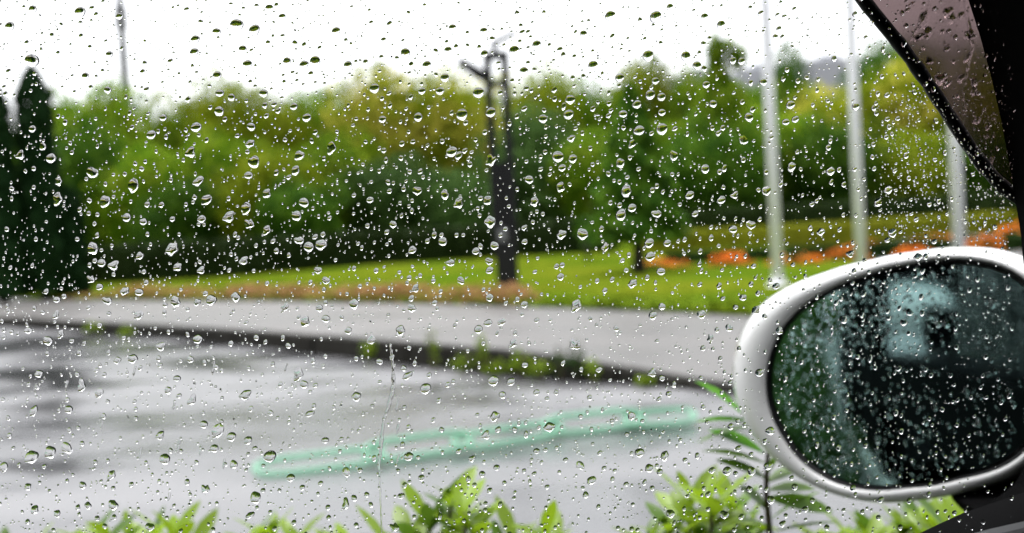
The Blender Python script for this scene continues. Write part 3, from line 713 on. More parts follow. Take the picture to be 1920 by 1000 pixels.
def shrub(px, pyb, y, shoots, label, group="lime green shrubs beside the car"):
    """shoots: list of (px, py_top) tips; each a whorl of leaves on its own twig. The lower body is leafy down to the ground."""
    root = at(px, pyb, y); t = empty("shrub", (root.x, y, 0)); tag(t, label, "shrub", group)
    tw = MB(); body = MB(); zb = root.z
    tips = []
    for sx, sy in shoots:
        yy = y + random.uniform(-.06, .06); tip = at(sx, sy, yy) - t.location - Vector((0, 0, .032))
        tw.tube([(tip.x * .3, tip.y * .3, max(.05, tip.z - .55)), (tip.x * .75, tip.y * .8, tip.z - .2), tip], [.0045, .003, .002], 6)
        ph = random.uniform(0, 6.28)
        for k in range(13):
            up = 1.35 - .11 * k; a = ph + k * 2.4
            d = Vector((math.cos(a), math.sin(a), up + random.uniform(-.15, .15)))
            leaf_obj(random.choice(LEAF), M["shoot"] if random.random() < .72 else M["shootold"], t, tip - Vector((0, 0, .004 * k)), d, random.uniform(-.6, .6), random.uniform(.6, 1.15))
        for k in range(8):     # leaves down the twig
            a = ph + k * 2.4 + 1; z = -.03 - .016 * k
            d = Vector((math.cos(a), math.sin(a), .45 + random.uniform(-.3, .3)))
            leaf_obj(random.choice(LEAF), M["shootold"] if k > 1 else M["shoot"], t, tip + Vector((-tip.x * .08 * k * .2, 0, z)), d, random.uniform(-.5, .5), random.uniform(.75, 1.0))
    tw.build("twigs", M["stem"], t)
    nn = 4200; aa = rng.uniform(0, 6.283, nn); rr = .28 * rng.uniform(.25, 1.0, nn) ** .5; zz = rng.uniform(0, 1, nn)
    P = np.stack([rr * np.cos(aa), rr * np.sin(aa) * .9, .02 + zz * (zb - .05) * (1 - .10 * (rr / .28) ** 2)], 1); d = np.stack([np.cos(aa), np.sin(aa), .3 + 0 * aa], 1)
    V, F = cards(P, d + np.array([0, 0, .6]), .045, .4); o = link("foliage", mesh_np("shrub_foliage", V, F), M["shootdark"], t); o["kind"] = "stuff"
    return t
SH = [
 (60, 1030, 1.32, [(50, 995), (110, 990), (5, 1000)], "lowest lime shrub at the far left corner of the window"),
 (205, 1020, 1.28, [(200, 958), (235, 966), (170, 975)], "lime shrub with three upright shoots, second from left"),
 (318, 1020, 1.32, [(320, 958), (350, 978), (285, 970)], "lime shrub with narrow shoots, third from left"),
 (510, 1015, 1.28, [(500, 958), (545, 968), (470, 975), (570, 990)], "broad lime shrub left of the long water trickle"),
 (650, 1030, 1.32, [(645, 984), (610, 1000)], "barely showing lime shrub left beside the water trickle's foot"),
 (820, 1000, 1.22, [(840, 897), (868, 906), (800, 926), (765, 955), (880, 945), (735, 985), (810, 975)], "tall lime shrub in the bottom middle, right of the trickle"),
 (990, 1020, 1.28, [(1020, 955), (1040, 968), (965, 975), (940, 992)], "lime shrub right of the tall middle one"),
 (1300, 990, 1.20, [(1290, 882), (1330, 880), (1370, 905), (1250, 930), (1215, 965), (1310, 940), (1400, 940), (1350, 965), (1180, 990)], "largest lime shrub, left below the side mirror"),
 (1600, 1010, 1.25, [(1590, 962), (1630, 965), (1565, 985), (1610, 985), (1650, 975)], "lime shrub just under the mirror's lowest point"),
 (1730, 990, 1.22, [(1690, 950), (1730, 940), (1770, 935), (1800, 945), (1660, 970), (1750, 965), (1710, 968), (1785, 970), (1640, 985), (1820, 960)], "lime shrub behind the mirror's stalk"),
]
for s_ in SH: shrub(*s_)
for k in range(14):        # the shrub row goes on rearwards along the car (seen in the mirror)
    x = -.86 - k * .50
    shrub_t = empty("shrub", (x, (1.08 if k < 3 else .98) + random.uniform(-.05, .10), 0)); tag(shrub_t, ORD[k] + " dark green shrub back along the car in the mirrored row", "shrub", "dark shrubs shown by the side mirror")
    nn = 1900; d = sph(nn); P = np.array([0, 0, .47 + .04 * k % 3]) + d * np.array([.34, .36, .47]) * rng.uniform(.6, 1, (nn, 1)); V, F = cards(P, d + np.array([0,0,.6]), .055, .4)
    link("foliage", mesh_np("shrub_foliage", V, F), M["bedgreen"], shrub_t)["kind"] = "stuff"
# tall lance-leaved weed in front of the mirror's left
Yw = 1.12
wp = lambda x, y: at(x, y, Yw)
root = wp(1448, 1040)
lw = empty("tall_weed", (root.x, Yw, 0)); tag(lw, "dark-stemmed tall weed with lance leaves, left below the side mirror", "plant")
def wl_(x, y): return wp(x, y) - lw.location
MB().tube([(0, 0, 0), wl_(1446, 1040), wl_(1436, 920), wl_(1440, 840), wl_(1400, 770)], [.006, .004, .003, .0022, .0015], 7).build("stem", M["stem"], lw)
for (x0, y0, x1, y1, bright, wd) in ((1405, 790, 1312, 704, 1, 30), (1412, 792, 1306, 782, 1, 24), (1415, 800, 1302, 826, 0, 22), (1432, 850, 1335, 800, 1, 26), (1436, 870, 1320, 838, 0, 26), (1440, 900, 1345, 850, 0, 24),
     (1440, 890, 1478, 812, 0, 26), (1440, 920, 1525, 905, 0, 24), (1440, 935, 1560, 945, 0, 26), (1442, 960, 1390, 905, 0, 22), (1444, 975, 1540, 915, 0, 20), (1446, 990, 1380, 960, 0, 24), (1446, 1000, 1565, 955, 0, 24), (1438, 905, 1500, 870, 0, 20)):
    a, c = wl_(x0, y0), wl_(x1, y1); d = c - a; ln = d.length; d.y += random.uniform(-.4, .4) * ln
    me = leaf_mesh("lance_leaf", 1.0, 1.7 * wd / FPX * Yw / ln, .12, .25)
    o = leaf_obj(me, M["lancebright"] if bright else M["lance"], lw, a, d, random.uniform(-.6, .6), ln); o.name = "lance_leaf"

# ------------------------------------------------------------------ the car
car = empty("car", (0, 0, 0)); tag(car, "white car seen from its dark cabin, with rain-spotted window and side mirror", "car")
def pix_prism(poly, y0, y1): return MB().prism([at(x, y, y1) for x, y in poly], (0, y0 - y1, 0))
# A-pillar with the window's front frame
pix_prism([(1700, -330), (1815, -2), (1838, 70), (1860, 150), (1878, 230), (1893, 310), (1906, 390), (1914, 440), (1917, 475), (1922, 520), (1930, 600), (1940, 760), (1945, 1000), (2300, 1000), (2300, -330)], .56, .635).build("front_pillar", M["black"], car)
# door below the window with its rounded front corner
door = pix_prism([(1716, 1004), (1760, 983), (1806, 962), (1860, 944), (1946, 915), (2300, 905), (2300, 1700), (-2640, 1900), (-2640, 1320), (0, 1130), (900, 1075), (1500, 1040), (1650, 1022)], .565, .64).build("door", M["black"], car)
door_sill = pix_prism([(1788, 1004), (1850, 988), (1930, 970), (2100, 940), (2100, 1100), (1700, 1100)], .545, .562); ds = door_sill.build("sill_trim", M["sill"], door); bevel(ds, .004)
# body shell: outer white skin below the belt, roof, rear
mb = MB(); mb.box((-2.35, .60, .25), (1.9, .66, .45)); bevel(mb.build("body", M["white"], car), .02)
mb = MB(); mb.box((-2.35, -1.0, 1.50), (1.10, .64, 1.56)); bevel(mb.build("roof", M["white"], car), .02)  # extended forward to the front panel, to shut daylight out
mb = MB(); mb.box((-2.3, -1.02, 1.480), (1.06, .60, 1.498)); mb.build("roof_lining", M["black"], car)
mb = MB(); mb.box((-2.3, -.98, .25), (1.2, .60, .30)); mb.build("cabin_floor", M["black"], car)
mb = MB(); mb.box((-2.3, -1.02, .30), (1.3, -.97, 1.48)); mb.build("windowless_right_side", M["black"], car)  # unseen side, windows left out to keep daylight from the cabin
mb = MB(); mb.box((1.0, -.97, .30), (1.05, .60, 1.478)); mb.build("front_light_block", M["black"], car)  # unseen wall added in the windscreen's place, blocks daylight from the cabin
mb = MB(); mb.box((-1.17, .57, .45), (-1.05, .645, 1.478)); mb.build("middle_pillar", M["black"], car)
mb = MB(); mb.box((-1.05, .57, 1.42), (.40, .645, 1.478)); mb.build("window_header", M["black"], car)
mb = MB(); mb.box((-2.3, .57, .45), (-1.60, .645, 1.478)); mb.build("rear_side_panel", M["black"], car)
mb = MB(); mb.box((-1.60, .59, .45), (-1.17, .63, .98)); mb.build("rear_door", M["black"], car)  # flank in black instead of white, to darken its image in the mirror
RG = MB(); RG.box((-1.60, .600, .98), (-1.17, .606, 1.478)); RG.build("blacked_out_rear_glass", M["black"], car)  # opaque matte black in place of glass, keeps glare out of the mirror
# tail with its window
WY0, WY1, WZ0, WZ1 = -.34, .32, .90, 1.45; NQ = 40; hole = []; rect = []
for k in range(NQ):
    q = 2 * math.pi * k / NQ; c_, s_ = math.cos(q), math.sin(q)
    hole.append(((WY0 + WY1) / 2 + (WY1 - WY0) / 2 * math.copysign(abs(c_) ** .7, c_), (WZ0 + WZ1) / 2 + (WZ1 - WZ0) / 2 * math.copysign(abs(s_) ** .6, s_)))
    f = 1 / max(abs(c_), abs(s_)); rect.append((-.20 + .77 * c_ * f, .889 + .589 * s_ * f))
mb = MB(); V = [(-2.34, y, z) for y, z in rect] + [(-2.34, y, z) for y, z in hole] + [(-2.29, y, z) for y, z in hole] + [(-2.29, y, z) for y, z in rect]
F = [(r * NQ + k, r * NQ + (k + 1) % NQ, ((r + 1) % 4) * NQ + (k + 1) % NQ, ((r + 1) % 4) * NQ + k) for r in range(4) for k in range(NQ)]
mb.add(V, F); mb.build("tailgate", M["black"], car)
MB().prism([(-2.32, y * .999 - .0001, z) for y, z in hole], (.005, 0, 0)).build("rear_window", M["pane"], car)
# pane: clear side glass, 4 mm
pp = [(1700, -330), (1825, -2), (1870, 150), (1905, 310), (1925, 480), (1948, 760), (1950, 1030), (1600, 1060), (900, 1110), (-2640, 1360), (-2640, -560)]
pix_prism(pp, PANE, PANE + .004).build("window_pane", M["pane"], car)
# front seat and rear headrests
seat = empty("seat", (-.45, -.05, .30), parent=car)
mb = MB(); mb.box((-.1, -.26, .1), (.08, .26, .82)); bevel(mb.build("backrest", M["seat"], seat), .05, 3)
mb = MB(); mb.box((-.09, -.13, .86), (.02, .13, 1.04)); bevel(mb.build("headrest", M["seat"], seat), .045, 3)
mb = MB(); mb.box((-.05, -.26, -.02), (.5, .26, .12)); bevel(mb.build("cushion", M["seat"], seat), .05, 3)
bs = empty("rear_seat", (-1.45, 0, .30), parent=car)
mb = MB(); mb.box((-.14, -.75, .1), (.06, .56, .68)); bevel(mb.build("backrest", M["seatgrey"], bs), .05, 3)
for yy in (-.45, .07):
    mb = MB(); mb.box((-.12, yy - .17, .685), (.0, yy + .17, .95)); bevel(mb.build("headrest", M["seat"], bs), .055, 4)

# ---- side mirror
MAZ = math.radians(47.0); MN = Vector((-math.sin(MAZ), -math.cos(MAZ), .022)).normalized()
MP = at(1665, 705, .95)
mirror = empty("side_mirror", MP, parent=car); mirror["label"] = "white-shelled wet side mirror with dark reflections"
OUT = [(1377,720),(1380,665),(1393,618),(1422,574),(1470,541),(1540,512),(1620,489),(1700,473),(1780,465),(1840,469),(1882,487),(1916,514),(1946,560),(1962,640),(1957,740),(1942,820),(1902,880),(1840,911),(1760,930),(1700,939),(1640,943),(1580,933),(1530,913),(1480,885),(1430,840),(1393,780)]
INN = [(1446,720),(1452,670),(1470,624),(1500,584),(1548,551),(1620,520),(1700,498),(1780,487),(1836,492),(1878,514),(1906,562),(1920,640),(1915,740),(1900,822),(1868,868),(1800,897),(1700,914),(1625,920),(1562,904),(1512,870),(1476,820),(1453,770)]
CX, CY = 1670.0, 706.0
OUT = [(x - 28 * max(0, (CX - x) / 290), y + 8 * max(0, (y - CY) / 230)) for x, y in OUT]; INN = [(x - 14 * max(0, (CX - x) / 220), y) for x, y in INN]
OUT = [(x + 40 * max(0, (x - CX - 150) / 140), y) for x, y in OUT]; INN = [(x + 52 * max(0, (x - CX - 130) / 120), y) for x, y in INN]
def polar(loop, n):
    a = np.array([math.atan2(y - CY, x - CX) for x, y in loop]); r = np.array([math.hypot(x - CX, y - CY) for x, y in loop])
    o = np.argsort(a); a, r = a[o], r[o]; a3 = np.concatenate([a - 2*np.pi, a, a + 2*np.pi]); r3 = np.tile(r, 3)
    th = np.linspace(-np.pi, np.pi, n, endpoint=False); rr = np.interp(th, a3, r3)
    for _ in range(3): rr = (np.roll(rr, 1) + 2 * rr + np.roll(rr, -1)) / 4
    return th, rr
NM = 96
th, ro = polar(OUT, NM); _, ri = polar(INN, NM)
def loop_pts(r, dep, k=1.0):
    """points of a loop (pixel radius r) in the mirror's plane, pushed dep towards its front"""
    return [on_plane(CX + k * rr * math.cos(a), CY + k * rr * math.sin(a), MP, MN) + MN * dep - MP for a, rr in zip(th, r)]
def loft(rings, name, mat, parent, cap0=False, cap1=False):
    V = [p for rg in rings for p in rg]; F = []
    for i in range(len(rings) - 1):
        for k in range(NM): F.append((i*NM+k, i*NM+(k+1) % NM, (i+1)*NM+(k+1) % NM, (i+1)*NM+k))
    if cap0: F.append(tuple(reversed(range(NM))))
    if cap1: F.append(tuple((len(rings)-1)*NM + k for k in range(NM)))
    mb = MB(); mb.add(V, F, True); return mb.build(name, mat, parent)
def mix(t): return ro * (1 - t) + ri * t
loft([loop_pts(ro, -.125, .30), loop_pts(ro, -.118, .62), loop_pts(ro, -.098, .82), loop_pts(ro, -.070, .93), loop_pts(ro, -.045, .98), loop_pts(ro, -.028, .998), loop_pts(mix(.1), -.014, 1), loop_pts(mix(.30), -.004, 1), loop_pts(mix(.6), 0.0, 1), loop_pts(mix(.9), .0005, 1), loop_pts(mix(1.0), -.0025, 1)],
     "mirror_shell", M["white"], mirror, cap0=True)
loft([loop_pts(mix(1.0), -.0028, 1), loop_pts(ri, -.002, .985), loop_pts(ri, -.006, .968), loop_pts(ri, -.014, .96), loop_pts(ri, -.020, .94)], "bezel", M["bezel"], mirror)
RC = 1.05
def on_glass(px, py, dep=0.0):
    p = on_plane(px, py, MP, MN); r2 = (p - MP).length_squared
    nrm = (MN + (p - MP) / RC).normalized()
    return p - MN * (-.003 + r2 / (2 * RC)) + nrm * dep, nrm
V = []; F = []; RG_ = 22
V.append(on_glass(CX, CY)[0] - MP)
for j in range(1, RG_ + 1):
    for a, rr in zip(th, ri): V.append(on_glass(CX + .950 * rr * j / RG_ * math.cos(a), CY + .950 * rr * j / RG_ * math.sin(a))[0] - MP)
for k in range(NM): F.append((0, 1 + (k+1) % NM, 1 + k))
for j in range(RG_ - 1):
    for k in range(NM): F.append((1+j*NM+k, 1+j*NM+(k+1) % NM, 1+(j+1)*NM+(k+1) % NM, 1+(j+1)*NM+k))
gm = MB(); gm.add(V, F, True); gl = gm.build("mirror_glass", M["mirror"], mirror)
for p_ in gl.data.polygons[:1]:
    if p_.normal.dot(MN) < 0: gl.data.flip_normals()
# stalk from shell to door
mb = MB(); mb.prism([at(x, y, .93) - MP for x, y in ((1772, 925), (1806, 961), (1880, 950), (2000, 930), (2000, 640), (1935, 760), (1903, 862), (1885, 890), (1840, 905))], (0.0, -.07, 0)); bevel(mb.build("stalk", M["black"], mirror), .006)
mb = MB(); mb.prism([at(x, y, .858) - MP for x, y in ((1808, 964), (1850, 950), (1905, 905), (1960, 800), (2100, 800), (2300, 1010), (1812, 1010))], (0.0, -.215, 0)); mb.build("mount", M["black"], mirror)

# ---- smoked rain visor above the window
ED = [(1500, -150), (1560, -72), (1612, -6), (1650, 40), (1690, 88), (1728, 140), (1764, 194), (1800, 250), (1836, 304), (1872, 346), (1908, 376), (1960, 400)]
YV = .652
edge = [at(x, y, YV - .012) for x, y in ED]
edge = lerp_line(edge, 40)
# smooth the trim line
for _ in range(3): edge = [edge[0]] + [(edge[i-1] + edge[i] * 2 + edge[i+1]) / 4 for i in range(1, 39)] + [edge[39]]
visor = empty("rain_visor", edge[0], parent=car); visor["label"] = "smoked pinkish-grey visor with a black lower edge and streaks of rain"
V = []; F = []; NC = 10
for i, e in enumerate(edge):
    far = Vector((e.x + .16, e.y, e.z + .10))
    for j in range(NC):
        t = j / (NC - 1); p = e.lerp(far, t); p.y = e.y + .016 * math.sin(t * 1.5); V.append(p - edge[0])
for i in range(39):
    for j in range(NC - 1): F.append((i*NC+j, i*NC+j+1, (i+1)*NC+j+1, (i+1)*NC+j))
vo = link("visor_sheet", mesh_np("visor_sheet", V, F, False), M["visor"], visor); sm = vo.modifiers.new("solid", 'SOLIDIFY'); sm.thickness = .0025; sm.offset = 0
ep = [e - edge[0] + Vector((-.0005, -.001, .0005)) for e in edge]
MB().tube(ep, [.0039 + .0002 * math.sin(i * 1.7) + .0002 * math.sin(i * 4.1) for i in range(40)], 10).build("edge_trim", M["rubber"], visor)

# ------------------------------------------------------------------ rain
def drop_geo(rings, segs, amp=.12, h=.44, slant=0.0, sag=.30, r_=random):
    """water drop of radius 1: base in the XZ plane (flat back at y=0), dome towards +Y, Z up. back has its own vertices."""
    ks = [(k, r_.uniform(0, 6.28), r_.gauss(0, amp / k ** .8)) for k in (2, 3, 4, 5)]
    el = 1 + abs(r_.gauss(0, amp * 1.2)); ea = slant
    V = [(0, 0, 0)]
    def rad(q): return max(.45, 1 + sum(a * math.cos(k * q + p) for k, p, a in ks))
    rh = [math.sin(math.pi / 2 * (j / rings)) for j in range(rings + 1)]
    cr = []
    R_ = 1 / math.sin(2 * math.atan(h)); zc = math.sqrt(R_ * R_ - 1)
    for j in range(1, rings + 1):
        rho = rh[j]; dome = (math.sqrt(max(0, R_ * R_ - rho * rho)) - zc)
        for s in range(segs):
            q = 2 * math.pi * s / segs; rr = rad(q) * rho
            x, z = rr * math.cos(q), rr * math.sin(q)
            c, sn = math.cos(ea), math.sin(ea); u, v = c * x + sn * z, -sn * x + c * z; u *= el; v /= el ** .5; x, z = c * u - sn * v, sn * u + c * v
            z -= 0
            V.append((x, dome, z - sag * (1 - rho * rho)))
    V[0] = (0, h, -sag)
    F3 = [(0, 1 + (s + 1) % segs, 1 + s) for s in range(segs)]; F4 = []
    for j in range(rings - 1):
        for s in range(segs):
            a, b_ = 1 + j * segs + s, 1 + j * segs + (s + 1) % segs; F4.append((a, b_, b_ + segs, a + segs))
    nb_ = len(V); base = 1 + (rings - 1) * segs
    V += [(V[base + s][0], 0.0, V[base + s][2]) for s in range(segs)] + [(0, 0, 0)]
    # the dome's last ring is the rim (y = 0); the back repeats it so that its shading stays flat
    FB = [(nb_ + segs, nb_ + s, nb_ + (s + 1) % segs) for s in range(segs)]
    return V, F3, F4, FB
def drop_mesh(name, *a, **k):
    V, F3, F4, FB = drop_geo(*a, **k)
    me = bpy.data.meshes.new(name); me.from_pydata(V, [], F3 + F4 + FB); me.update()
    sm = np.array([True] * (len(F3) + len(F4)) + [False] * len(FB)); me.polygons.foreach_set("use_smooth", sm)
    # outward normals: the dome's must point to +Y
    if me.polygons[0].normal.y < 0: me.flip_normals()
    return me
YD = PANE + .0042
# positions of the larger drops: px, py, radius in px
BIG = """150 23 9;61 18 7;18 50 8;60 114 12;172 16 5;224 31 6;444 47 11;477 57 9;350 18 5;366 74 7;364 98 7;406 60 7;455 93 7;464 121 8;538 116 7;570 121 7;591 116 9;630 59 7;529 32 6;505 16 7;160 143 6;205 102 6;319 115 5;407 142 7;267 135 5;494 175 7;412 175 7;434 183 6;202 169 6;411 209 8;368 239 8;471 238 7;284 253 8;306 221 6;61 242 6;80 275 6;38 291 7;96 297 8;173 324 9;357 286 8;476 304 9;469 270 7;551 200 6;575 221 7;514 196 5;554 320 7;466 329 7;621 278 8;561 292 8
652 122 7;760 100 8;800 122 7;834 146 7;848 52 6;907 58 6;923 73 5;964 95 8;982 133 7;1006 84 7;979 61 5;1094 64 6;1144 30 8;1229 32 10;1215 105 9;1112 123 8;1148 69 5;1056 103 5;1256 14 6;840 94 6;817 96 5;908 101 6;702 166 8;791 171 6;825 171 7;897 174 9;938 174 5;784 220 7;866 215 9;920 211 8;1069 187 8;1162 146 7;1219 178 8;1229 152 6;1240 182 7;1194 196 7;1168 214 7;1066 215 8;1018 223 7;1198 245 9;1241 242 9;1241 211 6;847 285 9;860 292 6;920 301 8;1046 294 9;1074 298 7;1163 306 7;1054 315 6;1263 292 7;717 224 6;1071 260 6;1185 270 6;983 204 5;987 166 5
1321 32 6;1352 47 7;1319 82 5;1286 106 8;1307 123 7;1374 114 6;1390 115 6;1426 25 5;1324 159 6;1337 195 6;1404 220 7;1482 197 7;1431 154 6;1473 229 6;1491 224 6;1604 200 6;1394 263 7;1484 313 7;1557 321 7;1553 277 5;1322 317 7;1663 179 5;1347 250 5;1454 69 5
108 373 9;197 378 9;250 348 9;110 340 6;387 375 8;461 391 8;500 363 7;570 380 8;429 407 9;556 405 8;372 340 8;238 408 7;269 416 6;378 411 6;467 420 7;500 432 7;323 467 10;174 466 9;213 498 8;191 493 7;333 501 7;602 459 9;579 463 8;561 451 7;457 489 7;262 480 6;377 507 6;234 546 7;261 548 7;201 564 7;329 566 8;442 557 8;396 563 9;370 567 6;534 577 6;572 603 8;611 598 7;599 578 6;611 526 6;260 591 7;371 636 8;90 639 8;301 650 7;114 627 6;53 620 6;105 591 6;187 610 5;107 562 6;170 524 6;187 538 6;596 507 6
782 358 7;694 375 6;860 381 8;914 376 7;919 416 9;834 365 7;992 337 7;1002 378 7;1051 351 7;1164 403 9;1092 439 9;1053 440 8;1174 358 9;1231 401 7;1185 390 7;830 453 7;737 421 6;927 461 7;892 471 6;773 469 6;1217 456 8;1219 481 8;1251 456 6;1135 464 6;1239 509 7;917 490 6;918 507 6;845 493 6;1054 497 5;1051 519 6;1186 532 7;864 526 6;779 541 6;1134 545 5;664 570 8;772 578 7;1080 574 9;1224 592 7;751 620 8;915 606 7;897 618 7;940 604 6;696 637 7;1078 646 9;962 644 7;983 571 6;918 558 6;815 568 5;653 620 6;1241 575 6
1293 366 7;1352 375 7;1437 358 7;1377 366 6;1408 422 7;1374 430 7;1646 380 7;1665 356 7;1673 437 7;1539 435 6;1721 482 7;1594 476 6;1455 537 6;1393 558 6;1315 590 7;1367 615 6;1417 582 7;1379 576 5;1705 586 6;1727 557 5;1461 620 6;1582 600 6;1332 635 6;1408 533 5;1694 605 6;1522 383 5;1742 383 5;1303 401 6
153 723 8;186 737 7;249 673 8;220 676 6;63 771 7;129 768 7;73 701 7;460 741 9;360 750 8;408 808 10;434 819 8;382 796 7;300 817 7;125 840 9;94 848 10;59 857 11;309 861 9;402 841 7;465 826 7;506 856 10;438 871 7;545 896 7;385 917 7;209 891 7;479 933 9;65 956 7;7 876 7;315 732 6;332 710 6;581 776 6;559 702 9;570 721 7;469 966 6;165 948 6;281 988 7;478 841 5;155 910 6;610 826 6;52 913 6;107 963 6;212 947 8;357 674 6
668 744 8;798 729 9;925 714 9;958 716 7;942 741 6;928 781 8;1030 801 9;934 806 6;911 816 7;766 856 8;885 860 6;1006 846 6;1088 873 7;1199 849 8;1184 780 7;1217 878 7;904 889 6;649 885 7;752 930 6;664 934 6;648 945 7;1109 901 7;1257 963 7;739 989 7;757 691 6;764 705 7;712 678 6;984 684 6;1006 736 6;1223 699 7;1254 739 6;828 806 5;1098 928 6;1246 855 7;931 877 6;1241 709 6;1123 693 6;1237 885 6;790 896 6;675 882 5;1174 908 5
1409 883 7;1363 883 7;1335 882 6;1358 965 7;1440 874 7;1445 937 7;1510 955 6;1424 699 7;1384 841 6;1370 800 6;1444 808 7;1599 915 6;1651 937 6;1741 927 5;1405 917 6;1369 718 5;1490 913 6;1467 982 6;1758 960 4;1379 888 5"""
big = [tuple(float(v) for v in s.split()) for row in BIG.split("\n") for s in row.split(";")]
order = sorted(range(len(big)), key=lambda i: -big[i][2]); lone = set(order[:298])
SL = math.radians(38)
DM = [drop_mesh("raindrop", 9, 30, amp=.055, h=random.uniform(.54, .66), slant=SL) for _ in range(16)]           # round
DT = [drop_mesh("raindrop", 9, 30, amp=.15, h=random.uniform(.48, .62), slant=random.uniform(.4, 1.2)) for _ in range(20)] + [drop_mesh("raindrop", 9, 30, amp=.24, h=random.uniform(.40, .5), slant=random.uniform(.6, 1.5), sag=.42) for _ in range(10)]   # ragged
def zone(px, py):
    skyl = np.interp(px, [0, 30, 60, 110, 170, 270, 390, 480, 600, 740, 880, 1000, 1200, 1300, 1400, 1600, 1700, 1900], [190, 200, 128, 180, 180, 222, 165, 195, 190, 148, 160, 155, 135, 150, 130, 150, 90, 90])
    if ((px - CX) / 300) ** 2 + ((py - CY) / 240) ** 2 < 1: return "mirror"
    if py < skyl: return "sky"
    if py < np.interp(px, [0, 250, 950, 1200, 1900], [558, 522, 472, 440, 415]): return "wood"
    if py < np.interp(px, [0, 500, 960, 1400], [560, 560, 570, 587]): return "lawn"
    if py < np.interp(px, [0, 400, 800, 1200, 1330, 1900], [598, 618, 655, 708, 728, 800]): return "driveway"
    return "road"
ZN = {"sky": "white sky", "wood": "green wood", "lawn": "bright lawn", "driveway": "pale driveway", "road": "wet road", "mirror": "side mirror"}
DL = {}
for key in {(zone(*big[i][:2]), column(big[i][0])) for i in lone}:
    mem = sorted((i for i in lone if (zone(*big[i][:2]), column(big[i][0])) == key), key=lambda i: big[i][1])
    for j, i in enumerate(mem):
        DL[i] = ("only" if len(mem) == 1 else ORD[j]) + " large raindrop " + ("" if len(mem) == 1 else "down ") + "over the " + ZN[key[0]] + ", " + key[1]
bl_V = []; bl_F4 = []; bl_F3 = []; cnt = 0
acc = {"V": [], "F": [], "S": [], "n": 0}
def add_small(pos, r, geo, acc, R=None, squeeze=1.0):
    V, F3, F4, FB = geo
    Va = np.array(V) * r; Va[:, 2] *= squeeze
    if R is not None: Va = Va @ R.T
    Va = Va + np.array(pos); b = acc["n"]; acc["V"].append(Va); acc["n"] += len(Va)
    for f in F3 + F4: acc["F"].append(tuple(i + b for i in f)); acc["S"].append(True)
    for f in FB: acc["F"].append(tuple(i + b for i in f)); acc["S"].append(False)
def flush(acc, name, mat, label, cat, geo_flip):
    V = np.vstack(acc["V"]); me = bpy.data.meshes.new(name); me.from_pydata(V.tolist(), [], [tuple(reversed(f)) if geo_flip else f for f in acc["F"]]); me.update()
    me.polygons.foreach_set("use_smooth", np.array(acc["S"], dtype=bool)); o = link(name, me, mat); tag(o, label, cat, kind="stuff"); return o
g_ = drop_geo(3, 10); va = [Vector(g_[0][i]) for i in g_[1][0]]; FLIP = (va[1] - va[0]).cross(va[2] - va[0]).y < 0
GM = [drop_geo(6, 18, amp=.11, h=random.uniform(.50, .64), slant=random.uniform(.4, 1.2)) for _ in range(40)]
GS = [drop_geo(4, 10, amp=.08, h=random.uniform(.48, .62), slant=random.uniform(.4, 1.2)) for _ in range(24)]
for i, (px, py, r) in enumerate(big):
    p = at(px, py, YD); s = PANE / FPX
    if i in lone:
        round_ = py < 260 or random.random() < .25
        o = link("raindrop", random.choice(DM if round_ else DT)); set_mat(o, M["water"]); o.location = p
        r *= 1.08; o.scale = (r * s * 1.06, r * s, r * s * random.uniform(.95, 1.12)); o.rotation_euler = (0, random.uniform(-.35, .35), 0)
        z = zone(px, py); tag(o, DL[i], "raindrop", "large raindrops in front of the " + ZN[z])
    else: add_small(p, r * s, random.choice(GM), acc)
# grid of occupied cells, so that small drops keep off the large ones
bx = np.array([(a, b_, c) for a, b_, c in big])
def free(px, py, r): return ((bx[:, 0] - px) ** 2 + (bx[:, 1] - py) ** 2 > (bx[:, 2] * 1.05 + r + 1) ** 2).all()
med = []
def scatter(n, r0, r1, pw, box, geo, thin=None):
    global bx
    k = 0
    while k < n:
        px, py = random.uniform(box[0], box[2]), random.uniform(box[1], box[3]); r = r0 + (r1 - r0) * random.random() ** pw
        if thin and random.random() > thin(px, py): k += .3; continue
        if not free(px, py, r): k += .15; continue
        if r > 2.2: bx = np.vstack([bx, (px, py, r)])
        add_small(at(px, py, YD), r * PANE / FPX, random.choice(geo), acc, squeeze=random.uniform(.95, 1.25)); k += 1
BOX = (-60, -40, 1900, 1020)
upper = lambda x, y: 1.0 if 130 < y < 560 else .8
scatter(2150, 2.3, 5.0, 1.5, BOX, GM, upper)
scatter(5800, .8, 2.3, 1.3, BOX, GS, upper)
scatter(500, .9, 2.6, 1.4, (-20, -20, 1640, 150), GS); scatter(900, .9, 2.8, 1.4, (-20, 570, 1400, 1010), GS)
scatter(700, .7, 1.1, 1.0, (-20, 180, 1900, 560), GS)
scatter(700, .7, 2.4, 1.8, (1640, 170, 1900, 460), GS)
flush(acc, "small_raindrops", M["water"], "countless small raindrops speckled over the whole car window", "raindrops", FLIP)
